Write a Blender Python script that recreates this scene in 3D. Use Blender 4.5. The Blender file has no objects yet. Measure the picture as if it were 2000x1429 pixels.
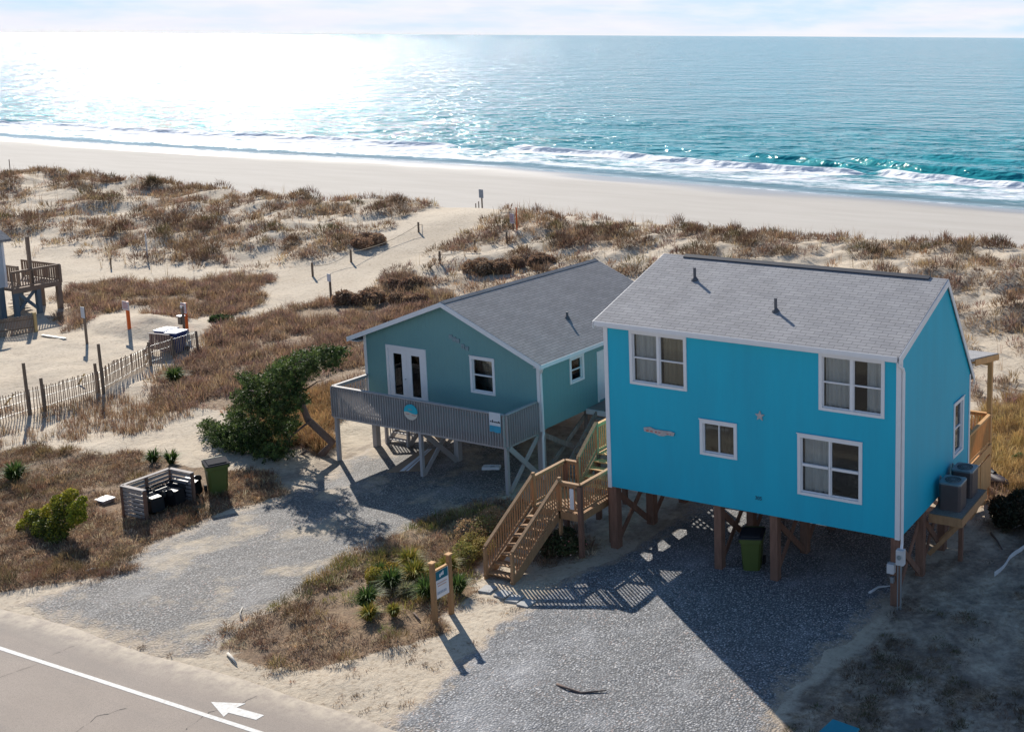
import bpy, math, random
import numpy as np
from mathutils import Vector, Matrix
R = math.radians
random.seed(7); rng = np.random.default_rng(7)
scene = bpy.context.scene
# ---------------------------------------------------------------- camera
CX, CY, CZ = 11.8472, -30.667, 17.0202
YAW, PITCH, ROLL = .3979, .1588, .0061
F, PX, PY = 2272.4, 1697.0, 435.4          # focal length and principal point in pixels of a 2000 x 1429 frame
fwd = Vector((-math.sin(YAW)*math.cos(PITCH), math.cos(YAW)*math.cos(PITCH), -math.sin(PITCH)))
rgt = Vector((math.cos(YAW), math.sin(YAW), 0)); upv = rgt.cross(fwd)
r2 = rgt*math.cos(ROLL)+upv*math.sin(ROLL); u2 = -rgt*math.sin(ROLL)+upv*math.cos(ROLL)
cam_d = bpy.data.cameras.new('camera'); cam = bpy.data.objects.new('camera', cam_d)
scene.collection.objects.link(cam)
cam.matrix_world = Matrix(((r2.x, u2.x, -fwd.x, CX), (r2.y, u2.y, -fwd.y, CY), (r2.z, u2.z, -fwd.z, CZ), (0, 0, 0, 1)))
cam_d.sensor_width = 36; cam_d.lens = F/2000*36
cam_d.shift_x = -(PX-1000)/2000; cam_d.shift_y = -(714.5-PY)/2000
cam_d.clip_start = .5; cam_d.clip_end = 60000
scene.camera = cam
# ---------------------------------------------------------------- sky, sun, exposure
SUN_AZ, SUN_EL = R(56), R(29.4)            # azimuth measured from +Y towards -X
w = bpy.data.worlds.new('World'); scene.world = w; w.use_nodes = True
nt = w.node_tree; nt.nodes.clear()
def N(nt, t, **k):
    n = nt.nodes.new(t)
    for a, v in k.items():
        if a.startswith('i_'):
            n.inputs[a[2:].replace('_', ' ')].default_value = v
        else: setattr(n, a, v)
    return n
sky = N(nt, 'ShaderNodeTexSky', sky_type='NISHITA', sun_disc=False, sun_elevation=SUN_EL, sun_rotation=-SUN_AZ, altitude=10, air_density=1.0, dust_density=.3, ozone_density=3.5)
bg = N(nt, 'ShaderNodeBackground'); bg.inputs['Strength'].default_value = .085
tc = N(nt, 'ShaderNodeTexCoord'); LK = nt.links.new
def wmap(v, a, b, lo=0., hi=1.):
    r = N(nt, 'ShaderNodeMapRange'); r.inputs['From Min'].default_value = a; r.inputs['From Max'].default_value = b; r.inputs['To Min'].default_value = lo; r.inputs['To Max'].default_value = hi; LK(v, r.inputs[0]); return r.outputs[0]
def wnoise(scale, sc3, det=6):
    mp = N(nt, 'ShaderNodeMapping'); mp.inputs['Scale'].default_value = sc3; LK(tc.outputs['Generated'], mp.inputs['Vector'])
    no = N(nt, 'ShaderNodeTexNoise'); no.inputs['Scale'].default_value = scale; no.inputs['Detail'].default_value = det; no.inputs['Roughness'].default_value = .55; LK(mp.outputs[0], no.inputs['Vector']); return no.outputs[0]
def wmix(f, a, b):
    m = N(nt, 'ShaderNodeMix', data_type='RGBA')
    for k, v in (('Factor', f), ('A', a), ('B', b)):
        if isinstance(v, tuple): m.inputs[k].default_value = (*v, 1)
        else: LK(v, m.inputs[k])
    return m.outputs['Result']
sx = N(nt, 'ShaderNodeSeparateXYZ'); LK(tc.outputs['Generated'], sx.inputs[0])
low = wmix(wmap(wnoise(5., (1, 1, 9)), .40, .60), (5.0, 6.3, 7.9), (6.7, 6.8, 7.75))       # thin bright cloud over pale blue, low above the sea
low = wmix(wmap(wnoise(16., (1, 1, 5)), .45, .7, 0, .6), low, (7.4, 7.3, 7.7))
low = wmix(wmap(sx.outputs['Z'], .0, .006, .75, 0), low, (7.1, 7.0, 7.1))
LK(wmix(wmap(sx.outputs['Z'], .05, .16), low, sky.outputs[0]), bg.inputs['Color'])
wo = N(nt, 'ShaderNodeOutputWorld'); nt.links.new(bg.outputs[0], wo.inputs['Surface'])
sd = bpy.data.lights.new('sun', 'SUN'); sun = bpy.data.objects.new('sun', sd); scene.collection.objects.link(sun)
sd.energy = 4.6; sd.angle = R(.5); sd.color = (1, .94, .85)
SD = Vector((-math.sin(SUN_AZ)*math.cos(SUN_EL), math.cos(SUN_AZ)*math.cos(SUN_EL), math.sin(SUN_EL)))
sun.rotation_euler = (-SD).to_track_quat('-Z', 'Y').to_euler(); sun.location = (-60, 40, 60)
scene.view_settings.view_transform = 'Standard'; scene.view_settings.look = 'None'
scene.view_settings.exposure = .66; scene.view_settings.gamma = 1
scene.cycles.max_bounces = 6; scene.cycles.transparent_max_bounces = 12
scene.cycles.use_denoising = True
scene.cycles.sample_clamp_indirect = 6
# ---------------------------------------------------------------- geometry helpers
def G(u, v, z=0.):            # point of the real ground plane at height z that a photo pixel looks at
    d = fwd*F+r2*(u-PX)+u2*(PY-v); t = (z-CZ)/d.z
    return Vector((CX+d.x*t, CY+d.y*t, z))
def GY(u, v, y):              # the same on a vertical plane of constant y
    d = fwd*F+r2*(u-PX)+u2*(PY-v); t = (y-CY)/d.y
    return Vector((CX+d.x*t, y, CZ+d.z*t))
def project(P):
    X = Vector(P)-Vector((CX, CY, CZ)); return (PX+F*X.dot(r2)/X.dot(fwd), PY-F*X.dot(u2)/X.dot(fwd))
def _h(ix, iy, s):
    n = (ix.astype(np.int64)*374761393+iy.astype(np.int64)*668265263+s*974711) & 0x7fffffff
    n = ((n ^ (n >> 13))*1274126177) & 0x7fffffff
    return ((n ^ (n >> 16)) & 0xffff)/65535.
def vnoise(x, y, s=0):
    x = np.asarray(x, float); y = np.asarray(y, float)
    ix = np.floor(x); iy = np.floor(y); fx = x-ix; fy = y-iy; fx = fx*fx*(3-2*fx); fy = fy*fy*(3-2*fy)
    a = _h(ix, iy, s); b = _h(ix+1, iy, s); c = _h(ix, iy+1, s); d = _h(ix+1, iy+1, s)
    return (a*(1-fx)+b*fx)*(1-fy)+(c*(1-fx)+d*fx)*fy
def fbm(x, y, o=4, s=0):
    r = 0; a = .5; t = 0
    for k in range(o):
        r = r+a*vnoise(x*2**k+k*17.3, y*2**k-k*9.1, s+k); t += a; a *= .5
    return r/t
def sstep(a, b, x):
    t = np.clip((x-a)/(b-a), 0, 1); return t*t*(3-2*t)
def inpoly(x, y, P):
    x = np.asarray(x); r = np.zeros(x.shape, bool); n = len(P)
    for i in range(n):
        x1, y1 = P[i][0], P[i][1]; x2, y2 = P[(i+1) % n][0], P[(i+1) % n][1]
        if y1 == y2: continue
        r ^= ((y1 > y) != (y2 > y)) & (x < (x2-x1)*(y-y1)/(y2-y1)+x1)
    return r
def pdist(x, y, L):           # distance to a polyline
    d = np.full(np.shape(x), 1e9)
    for (x1, y1), (x2, y2) in zip(L[:-1], L[1:]):
        dx, dy = x2-x1, y2-y1; t = np.clip(((x-x1)*dx+(y-y1)*dy)/(dx*dx+dy*dy), 0, 1)
        d = np.minimum(d, np.hypot(x-x1-t*dx, y-y1-t*dy))
    return d
# ---------------------------------------------------------------- materials
MATS = {}
def mat(name, col, rough=.75, var=.12, vscale=3., bump=.0, bscale=30., stretch=(1, 1, 1), spec=.35, metal=0., col2=None, coord='Object', groove=0, gdepth=.5, transl=0.):
    if name in MATS: return MATS[name]
    m = bpy.data.materials.new(name); m.use_nodes = True; t = m.node_tree; p = t.nodes['Principled BSDF']
    L = t.links.new
    tc = N(t, 'ShaderNodeTexCoord'); mp = N(t, 'ShaderNodeMapping'); mp.inputs['Scale'].default_value = stretch
    L(tc.outputs[coord], mp.inputs[0])
    n = N(t, 'ShaderNodeTexNoise'); n.inputs['Scale'].default_value = vscale; n.inputs['Detail'].default_value = 6; n.inputs['Roughness'].default_value = .6
    L(mp.outputs[0], n.inputs['Vector'])
    c2 = col2 or tuple(c*.55 for c in col)
    r = N(t, 'ShaderNodeMapRange'); r.inputs['From Min'].default_value = .3; r.inputs['From Max'].default_value = .7; r.inputs['To Max'].default_value = 1 if col2 else var*2
    L(n.outputs[0], r.inputs[0])
    mx = N(t, 'ShaderNodeMix', data_type='RGBA'); mx.inputs['A'].default_value = (*col, 1); mx.inputs['B'].default_value = (*c2, 1)
    L(r.outputs[0], mx.inputs['Factor']); L(mx.outputs['Result'], p.inputs['Base Color'])
    p.inputs['Roughness'].default_value = rough; p.inputs['Specular IOR Level'].default_value = spec; p.inputs['Metallic'].default_value = metal
    h = None
    if bump:
        n2 = N(t, 'ShaderNodeTexNoise'); n2.inputs['Scale'].default_value = bscale; n2.inputs['Detail'].default_value = 4; L(mp.outputs[0], n2.inputs['Vector'])
        b = N(t, 'ShaderNodeBump'); b.inputs['Strength'].default_value = bump; b.inputs['Distance'].default_value = .02; L(n2.outputs[0], b.inputs['Height']); h = b
        L(b.outputs[0], p.inputs['Normal'])
    if groove:      # vertical grooves of sheet siding, from the UV map laid out in metres
        uv = N(t, 'ShaderNodeUVMap'); s = N(t, 'ShaderNodeSeparateXYZ'); L(uv.outputs[0], s.inputs[0])
        d = N(t, 'ShaderNodeMath', operation='DIVIDE'); d.inputs[1].default_value = groove; L(s.outputs['X'], d.inputs[0])
        f = N(t, 'ShaderNodeMath', operation='FRACT'); L(d.outputs[0], f.inputs[0])
        g = N(t, 'ShaderNodeMapRange'); g.inputs['From Max'].default_value = .07; L(f.outputs[0], g.inputs[0])
        b = N(t, 'ShaderNodeBump'); b.inputs['Strength'].default_value = gdepth; b.inputs['Distance'].default_value = .012; L(g.outputs[0], b.inputs['Height'])
        if h: L(h.outputs[0], b.inputs['Normal'])
        L(b.outputs[0], p.inputs['Normal'])
    MATS[name] = m; return m
def vmat(name, rough=.8, transl=.35):      # pigment from the blade colours of the mesh
    m = bpy.data.materials.new(name); m.use_nodes = True; t = m.node_tree; p = t.nodes['Principled BSDF']; L = t.links.new
    a = N(t, 'ShaderNodeAttribute', attribute_name='Col'); L(a.outputs['Color'], p.inputs['Base Color'])
    p.inputs['Roughness'].default_value = rough; p.inputs['Specular IOR Level'].default_value = .15
    tr = N(t, 'ShaderNodeBsdfTranslucent'); L(a.outputs['Color'], tr.inputs['Color'])
    mx = N(t, 'ShaderNodeMixShader'); mx.inputs[0].default_value = transl
    L(p.outputs[0], mx.inputs[1]); L(tr.outputs[0], mx.inputs[2]); L(mx.outputs[0], t.nodes['Material Output'].inputs['Surface'])
    return m
BLUE = mat('blue_paint', (.01, .43, .60), .55, .10, 1.1, .12, 60, (1, 1, .22), .3, groove=.2, gdepth=.22, col2=(.015, .375, .53))
MINT = mat('mint_paint', (.15, .315, .32), .55, .08, .6, .1, 40, spec=.3, groove=.2, gdepth=.55, col2=(.135, .29, .30))
WHITE = mat('white_trim', (.74, .74, .75), .5, .07, 4)
WHITE_D = mat('white_weathered', (.60, .60, .60), .6, .18, 3)
WOOD = mat('treated_wood', (.42, .25, .13), .75, .2, 2, .3, 25, (5, 5, 1), .2, col2=(.30, .17, .09))
WOODN = mat('golden_wood_warmed', (.66, .38, .17), .75, .2, 2, .3, 25, (5, 5, 1), .2, col2=(.50, .28, .12))  # golden tone pushed redder to offset bluish bounce light on the upper stairs
WOODG = mat('grey_wood', (.30, .26, .23), .85, .3, 2, .4, 25, (6, 6, 1), .15, col2=(.19, .16, .14))
WOODB = mat('brown_post', (.24, .135, .095), .8, .3, 2, .3, 25, (6, 6, 1), .15, col2=(.16, .09, .065))
TAUPE = mat('taupe_paint', (.40, .38, .375), .65, .15, 2, .15, 20, (3, 3, 1), .25)
DARK = mat('painted_room_shade', (.02, .02, .022), .9)  # near black colour stands in for unlit rooms
BLACK = mat('black_plastic', (.009, .010, .013), .5, .2, 6, spec=.3)
RUB = mat('rubber', (.02, .02, .02), .8)
CURT = mat('curtain_cloth', (.62, .60, .60), .9, .15, 1.5)
CURTB = mat('beige_blind', (.34, .27, .19), .9, .15, 1.5)
METAL = mat('grey_metal', (.35, .38, .40), .45, .15, 5, metal=.6)
def tweak_glass():
    m = bpy.data.materials.new('window_glass'); m.use_nodes = True; t = m.node_tree; L = t.links.new; t.nodes.remove(t.nodes['Principled BSDF'])
    tr = N(t, 'ShaderNodeBsdfTransparent'); tr.inputs[0].default_value = (.86, .89, .89, 1)
    gl = N(t, 'ShaderNodeBsdfGlossy'); gl.inputs['Roughness'].default_value = .03; gl.inputs[0].default_value = (.85, .9, .95, 1)
    fr = N(t, 'ShaderNodeFresnel'); fr.inputs[0].default_value = 1.42
    mx = N(t, 'ShaderNodeMixShader'); L(fr.outputs[0], mx.inputs[0]); L(tr.outputs[0], mx.inputs[1]); L(gl.outputs[0], mx.inputs[2])
    L(mx.outputs[0], t.nodes['Material Output'].inputs['Surface']); return m
GLASS = tweak_glass()
def shingle(name, ca, cb, cm):
    m = bpy.data.materials.new(name); m.use_nodes = True; t = m.node_tree; p = t.nodes['Principled BSDF']; L = t.links.new
    uv = N(t, 'ShaderNodeUVMap'); br = N(t, 'ShaderNodeTexBrick'); L(uv.outputs[0], br.inputs['Vector'])
    br.offset = .5; br.inputs['Color1'].default_value = (*ca, 1); br.inputs['Color2'].default_value = (*cb, 1); br.inputs['Mortar'].default_value = (*cm, 1)
    br.inputs['Scale'].default_value = 1; br.inputs['Brick Width'].default_value = .46; br.inputs['Row Height'].default_value = .15
    br.inputs['Mortar Size'].default_value = .009; br.inputs['Bias'].default_value = -.1
    n = N(t, 'ShaderNodeTexNoise'); n.inputs['Scale'].default_value = 1.1; n.inputs['Detail'].default_value = 8; n.inputs['Roughness'].default_value = .7; L(uv.outputs[0], n.inputs['Vector'])
    r = N(t, 'ShaderNodeMapRange'); r.inputs['From Min'].default_value = .3; r.inputs['From Max'].default_value = .7; r.inputs['To Min'].default_value = .84; r.inputs['To Max'].default_value = 1.12; L(n.outputs[0], r.inputs[0])
    mx = N(t, 'ShaderNodeVectorMath', operation='SCALE'); L(br.outputs['Color'], mx.inputs[0]); L(r.outputs[0], mx.inputs['Scale']); L(mx.outputs[0], p.inputs['Base Color'])
    b = N(t, 'ShaderNodeBump'); b.inputs['Strength'].default_value = .5; b.inputs['Distance'].default_value = .012; b.invert = True; L(br.outputs['Fac'], b.inputs['Height'])
    n3 = N(t, 'ShaderNodeTexNoise'); n3.inputs['Scale'].default_value = 60; L(uv.outputs[0], n3.inputs['Vector'])
    b2 = N(t, 'ShaderNodeBump'); b2.inputs['Strength'].default_value = .25; b2.inputs['Distance'].default_value = .01; L(n3.outputs[0], b2.inputs['Height']); L(b.outputs[0], b2.inputs['Normal']); L(b2.outputs[0], p.inputs['Normal'])
    p.inputs['Roughness'].default_value = .9; p.inputs['Specular IOR Level'].default_value = .2
    return m
SHING = shingle('roof_shingles', (.355, .345, .345), (.30, .295, .30), (.15, .145, .15))
SHING2 = shingle('roof_shingles_dark', (.285, .275, .275), (.235, .23, .235), (.12, .115, .115))
# ---------------------------------------------------------------- mesh builder
def link(o, parent=None):
    scene.collection.objects.link(o)
    if parent is not None: o.parent = parent
    return o
def tag(o, label=None, cat=None, group=None, kind=None):
    if label: o['label'] = label
    if cat: o['category'] = cat
    if group: o['group'] = group
    if kind: o['kind'] = kind
    return o
def empty(name, loc, label, cat, group=None, rz=0.):
    o = bpy.data.objects.new(name, None); o.location = loc; o.rotation_euler = (0, 0, rz); o.empty_display_size = .3
    link(o); return tag(o, label, cat, group)
class MB:
    def __init__(s): s.v = []; s.f = []; s.smooth = False
    def poly(s, pts):
        n = len(s.v); s.v += [tuple(p) for p in pts]; s.f.append(tuple(range(n, n+len(pts)))); return s
    def box(s, x0, x1, y0, y1, z0, z1):
        n = len(s.v); s.v += [(x, y, z) for z in (z0, z1) for x, y in ((x0, y0), (x1, y0), (x1, y1), (x0, y1))]
        s.f += [(n, n+3, n+2, n+1), (n+4, n+5, n+6, n+7), (n, n+1, n+5, n+4), (n+1, n+2, n+6, n+5), (n+2, n+3, n+7, n+6), (n+3, n, n+4, n+7)]; return s
    def prism(s, pts, vec):       # planar polygon swept along a vector
        n = len(s.v); k = len(pts); vec = Vector(vec); P = [Vector(p) for p in pts]
        s.v += [tuple(p) for p in P]+[tuple(p+vec) for p in P]
        nrm = (P[1]-P[0]).cross(P[2]-P[1]); fl = nrm.dot(vec) > 0
        a = tuple(range(n, n+k)); b = tuple(range(n+k, n+2*k))
        s.f.append(a[::-1] if fl else a); s.f.append(b if fl else b[::-1])
        for i in range(k):
            j = (i+1) % k; q = (n+i, n+j, n+k+j, n+k+i); s.f.append(q if fl else q[::-1])
        return s
    def beam(s, a, b, wx, wy, up=(0, 0, 1)):    # rectangular bar from a to b
        a = Vector(a); b = Vector(b); d = (b-a).normalized(); up = Vector(up)
        if abs(d.dot(up)) > .98: up = Vector((0, 1, 0))
        x = d.cross(up).normalized(); y = x.cross(d).normalized()
        q = [a-x*wx/2-y*wy/2, a+x*wx/2-y*wy/2, a+x*wx/2+y*wy/2, a-x*wx/2+y*wy/2]
        return s.prism(q, b-a)
    def tube(s, pts, r, n=8, cap=True):
        pts = [Vector(p) for p in pts]; rs = r if isinstance(r, (list, tuple)) else [r]*len(pts); base = len(s.v)
        px = None
        for i, p in enumerate(pts):
            d = (pts[min(i+1, len(pts)-1)]-pts[max(i-1, 0)]).normalized()
            if px is None: px = d.orthogonal().normalized()
            px = (px-d*px.dot(d)).normalized(); py = d.cross(px)
            for k in range(n):
                a = 2*math.pi*k/n; s.v.append(tuple(p+(px*math.cos(a)+py*math.sin(a))*rs[i]))
        for i in range(len(pts)-1):
            for k in range(n):
                a = base+i*n+k; b = base+i*n+(k+1) % n; s.f.append((a, b, b+n, a+n))
        if cap:
            s.f.append(tuple(range(base+n-1, base-1, -1))); e = base+(len(pts)-1)*n; s.f.append(tuple(range(e, e+n)))
        return s
    def build(s, name, m, parent=None, bevel=0., smooth=False):
        me = bpy.data.meshes.new(name); me.from_pydata(s.v, [], s.f); me.update()
        uv = me.uv_layers.new(name='UVMap'); ud = uv.data
        for p in me.polygons:
            n = p.normal
            if abs(n.z) > .995: ua, va = Vector((1, 0, 0)), Vector((0, 1, 0))
            else:
                va = (Vector((0, 0, 1))-n*n.z).normalized(); ua = va.cross(n)
                if ua.x+ua.y*.999 < 0: ua = -ua
            for li in p.loop_indices:
                c = me.vertices[me.loops[li].vertex_index].co; ud[li].uv = (c.dot(ua), c.dot(va))
            p.use_smooth = smooth
        me.materials.append(m); o = bpy.data.objects.new(name, me); link(o, parent)
        if bevel:
            b = o.modifiers.new('bevel', 'BEVEL'); b.width = bevel; b.segments = 2; b.limit_method = 'ANGLE'
        return o
def npmesh(name, co, faces_list, m, col=None, parent=None, attrs=None, smooth=False):
    """co Nx3; faces_list = list of integer arrays (k x n)"""
    me = bpy.data.meshes.new(name); me.vertices.add(len(co)); me.vertices.foreach_set('co', np.asarray(co, np.float32).ravel())
    loops = np.concatenate([f.ravel() for f in faces_list]); tot = np.concatenate([np.full(len(f), f.shape[1]) for f in faces_list])
    me.loops.add(len(loops)); me.loops.foreach_set('vertex_index', loops.astype(np.int32))
    me.polygons.add(len(tot)); me.polygons.foreach_set('loop_start', (np.cumsum(tot)-tot).astype(np.int32)); me.polygons.foreach_set('loop_total', tot.astype(np.int32))
    if smooth: me.polygons.foreach_set('use_smooth', np.ones(len(tot), bool))
    me.update(calc_edges=True)
    if col is not None:
        a = me.color_attributes.new('Col', 'FLOAT_COLOR', 'POINT'); c = np.ones((len(co), 4), np.float32); c[:, :3] = col; a.data.foreach_set('color', c.ravel())
    for k, v in (attrs or {}).items():
        a = me.attributes.new(k, 'FLOAT', 'POINT'); a.data.foreach_set('value', np.asarray(v, np.float32).ravel())
    me.materials.append(m); o = bpy.data.objects.new(name, me); return link(o, parent)
# ---------------------------------------------------------------- terrain
SEA = -2.5
WX = [-500, -222, -185, -154, -129, -105, -79, -57, -39, -23, 60, 300]; WYY = [108, 106.3, 105.2, 105.4, 107.0, 107.0, 103.4, 100.8, 99.3, 98, 95, 92]
def shore(x): return np.interp(x, WX, WYY)
PATH = [(-50, 6), (-49, 12), (-51, 20), (-53, 28), (-54, 34), (-57, 42), (-60, 50), (-61, 60)]
MOUND = G(290, 620, .6)
def height(x, y):
    x = np.asarray(x, float); y = np.asarray(y, float)
    cl = 47.5+2.2*(fbm(x*.05+3, y*0+1.7, 3, 5)-.5)*2          # crest line
    crest = 2.1+.9*(fbm(x*.09, y*0+9.1, 3, 8)-.5)
    up = sstep(20, 46.5, y)**1.2*crest
    hum = (fbm(x*.32, y*.32, 4, 11)-.45)*1.25*sstep(22, 34, y)*(1-sstep(47, 50, y))
    pd = pdist(x, y, PATH); onp = 1-sstep(2.0, 5.5, pd)
    h = up+hum*(1-.9*onp)-.25*onp*sstep(26, 40, y)
    sh = shore(x)
    beach = np.where(y < sh, -.85+(SEA+.85)*np.clip((y-52)/(sh-52), 0, 1)**.9, SEA-(y-sh)*.045)
    k = sstep(cl, cl+4.2, y); h = h*(1-k)+beach*k
    near = (fbm(x*.5, y*.5, 4, 21)-.5)*.28*(1-sstep(20, 26, y))
    lot = np.maximum.reduce([1-sstep(-1, 1.5, np.abs(x+20.9)-4.5), 1-sstep(-1, 1.5, np.abs(x+5.5)-6)])*(1-sstep(5, 9, y))
    h = h+near*(1-.8*lot)*(sstep(-10.6, -9.3, y))
    d = np.hypot((x-MOUND.x)/5., (y-MOUND.y)/2.3)
    h = h+np.clip(1-d, 0, 1)**.8*(.75+.5*(fbm(x*1.1, y*1.1, 3, 33)-.5))*1.0
    h = np.where(y > 52, h, h)
    return h-.02*sstep(-9.3, -10.3, y)
def hz(x, y): return float(height(np.array([x]), np.array([y]))[0])
def onground(u, v):
    p = G(u, v, 0)
    for _ in range(8): p = G(u, v, hz(p.x, p.y))
    return p
def PP(pts, z=.1): return [tuple(G(u, v, z)[:2]) for u, v in pts]
Z = {
 'field': PP([(395, 655), (450, 628), (560, 600), (650, 588), (760, 596), (820, 588), (870, 590), (860, 660), (700, 700), (702, 760), (650, 800), (652, 880), (610, 860), (560, 880), (520, 830), (440, 800), (380, 795), (312, 792), (288, 745), (330, 718), (385, 695)], .1),
 'back': PP([(725, 545), (790, 530), (880, 560), (840, 600), (740, 602)], .6),
 'stripa': PP([(118, 535), (300, 535), (470, 527), (555, 535), (500, 556), (410, 580), (330, 592), (260, 575), (180, 600), (125, 630), (105, 575)], .6),
 'stripb': PP([(300, 622), (330, 590), (400, 575), (485, 572), (505, 588), (450, 612), (400, 606), (345, 635)], .2),
 'front': PP([(-40, 885), (60, 872), (150, 885), (350, 886), (400, 915), (500, 925), (560, 968), (440, 1000), (400, 1020), (310, 1062), (262, 1112), (190, 1138), (-60, 1168)], 0),
 'reed': PP([(-40, 800), (120, 790), (280, 770), (390, 800), (330, 840), (150, 866), (-40, 872)], 0),
 'isle': PP([(830, 1020), (960, 985), (1040, 985), (1000, 1040), (950, 1090), (915, 1150), (870, 1200), (880, 1240), (760, 1275), (640, 1300), (500, 1300), (400, 1255), (500, 1190), (585, 1140), (670, 1075), (760, 1030)], 0),
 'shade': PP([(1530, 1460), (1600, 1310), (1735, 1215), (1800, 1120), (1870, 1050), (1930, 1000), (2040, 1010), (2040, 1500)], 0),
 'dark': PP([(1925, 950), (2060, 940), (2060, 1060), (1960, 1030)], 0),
 'gold': PP([(1890, 830), (1960, 775), (2060, 770), (2060, 960), (1960, 960), (1920, 905)], .1),
 'stair': PP([(1000, 1000), (1130, 1010), (1160, 1070), (1130, 1105), (1040, 1120), (1010, 1060)], 0),
 'dead': PP([(640, 880), (720, 880), (690, 930), (640, 935)], 0),
}
def zones(x, y):
    """coverage weights (0..1) of the plant zones at world points"""
    x = np.asarray(x, float); y = np.asarray(y, float)
    sc = np.clip((y+30)/60., .6, 2)
    jx = x+(fbm(x*.45, y*.45, 4, 41)-.5)*3.0*sc; jy = y+(fbm(x*.45+40, y*.45, 4, 42)-.5)*3.0*sc
    o = {k: inpoly(jx, jy, P).astype(float) for k, P in Z.items()}
    pd = pdist(x, y, PATH)
    pw = np.where(y > 30, 3.2, 4.0)+1.6*(fbm(x*.2, y*.2, 3, 50)-.5)
    offp = sstep(0, .8, pd-pw)
    left = (x < np.interp(y, [20, 60], [-52, -60]))
    n = fbm(x*.30, y*.48, 4, 60)*.72+fbm(x*1.1, y*1.5, 2, 66)*.28
    crest_fr = 1-sstep(0, 1.2, y-(48.2+2.2*(fbm(x*.05+3, y*0+1.7, 3, 5)-.5)*2))
    dl = left*sstep(25.5, 28.5, y+(fbm(x*.1, y*.1, 2, 9)-.5)*4)
    dr = (~left)*sstep(21, 27, y)
    dune = (dl*sstep(.455, .545, n+.035)+dr*sstep(.455, .55, n+.03))*offp*crest_fr
    o['dune'] = dune; o['offp'] = offp; o['n'] = n
    rb = (x > -16)*(y > 8.5)*(y < 24)*sstep(.47, .57, n)
    o['rback'] = rb
    return o
def axis(*segs):
    a = []
    for lo, hi, st in segs: a += list(np.arange(lo, hi, st))
    a.append(segs[-1][1]); return np.array(a)
gx = axis((-900, -240, 30), (-240, -130, 1.2), (-130, -70, .55), (-70, -45, .4), (-45, 10, .22), (10, 30, .6), (30, 100, 5), (100, 400, 30))
gy = axis((-60, -16, 4), (-16, 22, .22), (22, 53, .33), (53, 160, 2.0), (160, 260, 20))
X, Y = np.meshgrid(gx, gy); X = X.ravel(); Y = Y.ravel(); H = height(X, Y); zo = zones(X, Y)
nx, ny = len(gx), len(gy)
I = (np.arange(ny-1)[:, None]*nx+np.arange(nx-1)[None, :]).ravel()
quads = np.stack([I, I+1, I+nx+1, I+nx], 1)
sparse = inpoly(X, Y, PP([(420, 1180), (900, 1130), (1020, 1180), (900, 1290), (780, 1400), (560, 1330), (380, 1290)], 0))*.30
litter = np.clip(sparse+zo['dune']*.50+zo['field']*.72+zo['back']*.7+zo['stripa']*.85+zo['stripb']*.8+zo['front']*.9+zo['reed']*.12+zo['isle']*(.45+.5*zo['n'])+zo['shade']*(.15+.9*(fbm(X*.9, Y*.9, 5, 160)-.15))+zo['dark']+zo['gold']*.8+zo['stair']*.5+zo['rback']*.7+zo['dead']*.4, 0, 1)
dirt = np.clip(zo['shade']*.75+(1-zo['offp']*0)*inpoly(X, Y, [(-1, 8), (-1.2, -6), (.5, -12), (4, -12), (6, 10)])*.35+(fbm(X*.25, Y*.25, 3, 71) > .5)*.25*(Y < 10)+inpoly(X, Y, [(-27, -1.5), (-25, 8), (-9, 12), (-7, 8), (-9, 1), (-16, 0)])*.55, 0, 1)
wet = sstep(-9, -1.5, Y-shore(X)+(fbm(X*.05, Y*.3, 3, 81)-.5)*7)
mG = bpy.data.materials.new('sand_ground'); mG.use_nodes = True; t = mG.node_tree; p = t.nodes['Principled BSDF']; L = t.links.new
tcn = N(t, 'ShaderNodeTexCoord')
def noise(t, sc, det=6, rough=.6, vec=None, stretch=None):
    n = N(t, 'ShaderNodeTexNoise'); n.inputs['Scale'].default_value = sc; n.inputs['Detail'].default_value = det; n.inputs['Roughness'].default_value = rough
    src = vec or tcn.outputs['Object']
    if stretch:
        m = N(t, 'ShaderNodeMapping'); m.inputs['Scale'].default_value = stretch; t.links.new(src, m.inputs[0]); src = m.outputs[0]
    t.links.new(src, n.inputs['Vector']); return n.outputs[0]
def rampf(t, v, a, b, lo=0., hi=1.):
    r = N(t, 'ShaderNodeMapRange'); r.inputs['From Min'].default_value = a; r.inputs['From Max'].default_value = b; r.inputs['To Min'].default_value = lo; r.inputs['To Max'].default_value = hi
    t.links.new(v, r.inputs[0]); return r.outputs[0]
def mixc(t, f, a, b):
    m = N(t, 'ShaderNodeMix', data_type='RGBA')
    for k, s in (('Factor', f), ('A', a), ('B', b)):
        if isinstance(s, (tuple, float, int)): m.inputs[k].default_value = s if not isinstance(s, tuple) else (*s, 1)
        else: t.links.new(s, m.inputs[k])
    return m.outputs['Result']
def mth(t, op, a, b=None):
    m = N(t, 'ShaderNodeMath', operation=op)
    for i, s in enumerate((a, b)):
        if s is None: continue
        if isinstance(s, (int, float)): m.inputs[i].default_value = s
        else: t.links.new(s, m.inputs[i])
    return m.outputs[0]
def attr(t, k): return N(t, 'ShaderNodeAttribute', attribute_name=k).outputs['Fac']
sand = mixc(t, rampf(t, noise(t, .22, 5), .35, .65), (.56, .475, .365), (.50, .415, .31))
sand = mixc(t, mth(t, 'MULTIPLY', rampf(t, noise(t, 6, 8, .75), .50, .66), rampf(t, noise(t, .6, 5, .7), .34, .6, .25, 1.)), sand, (.27, .20, .14))
lit = mixc(t, rampf(t, noise(t, 1.7, 6, .7), .35, .65), (.24, .155, .095), (.36, .25, .15))
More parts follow.
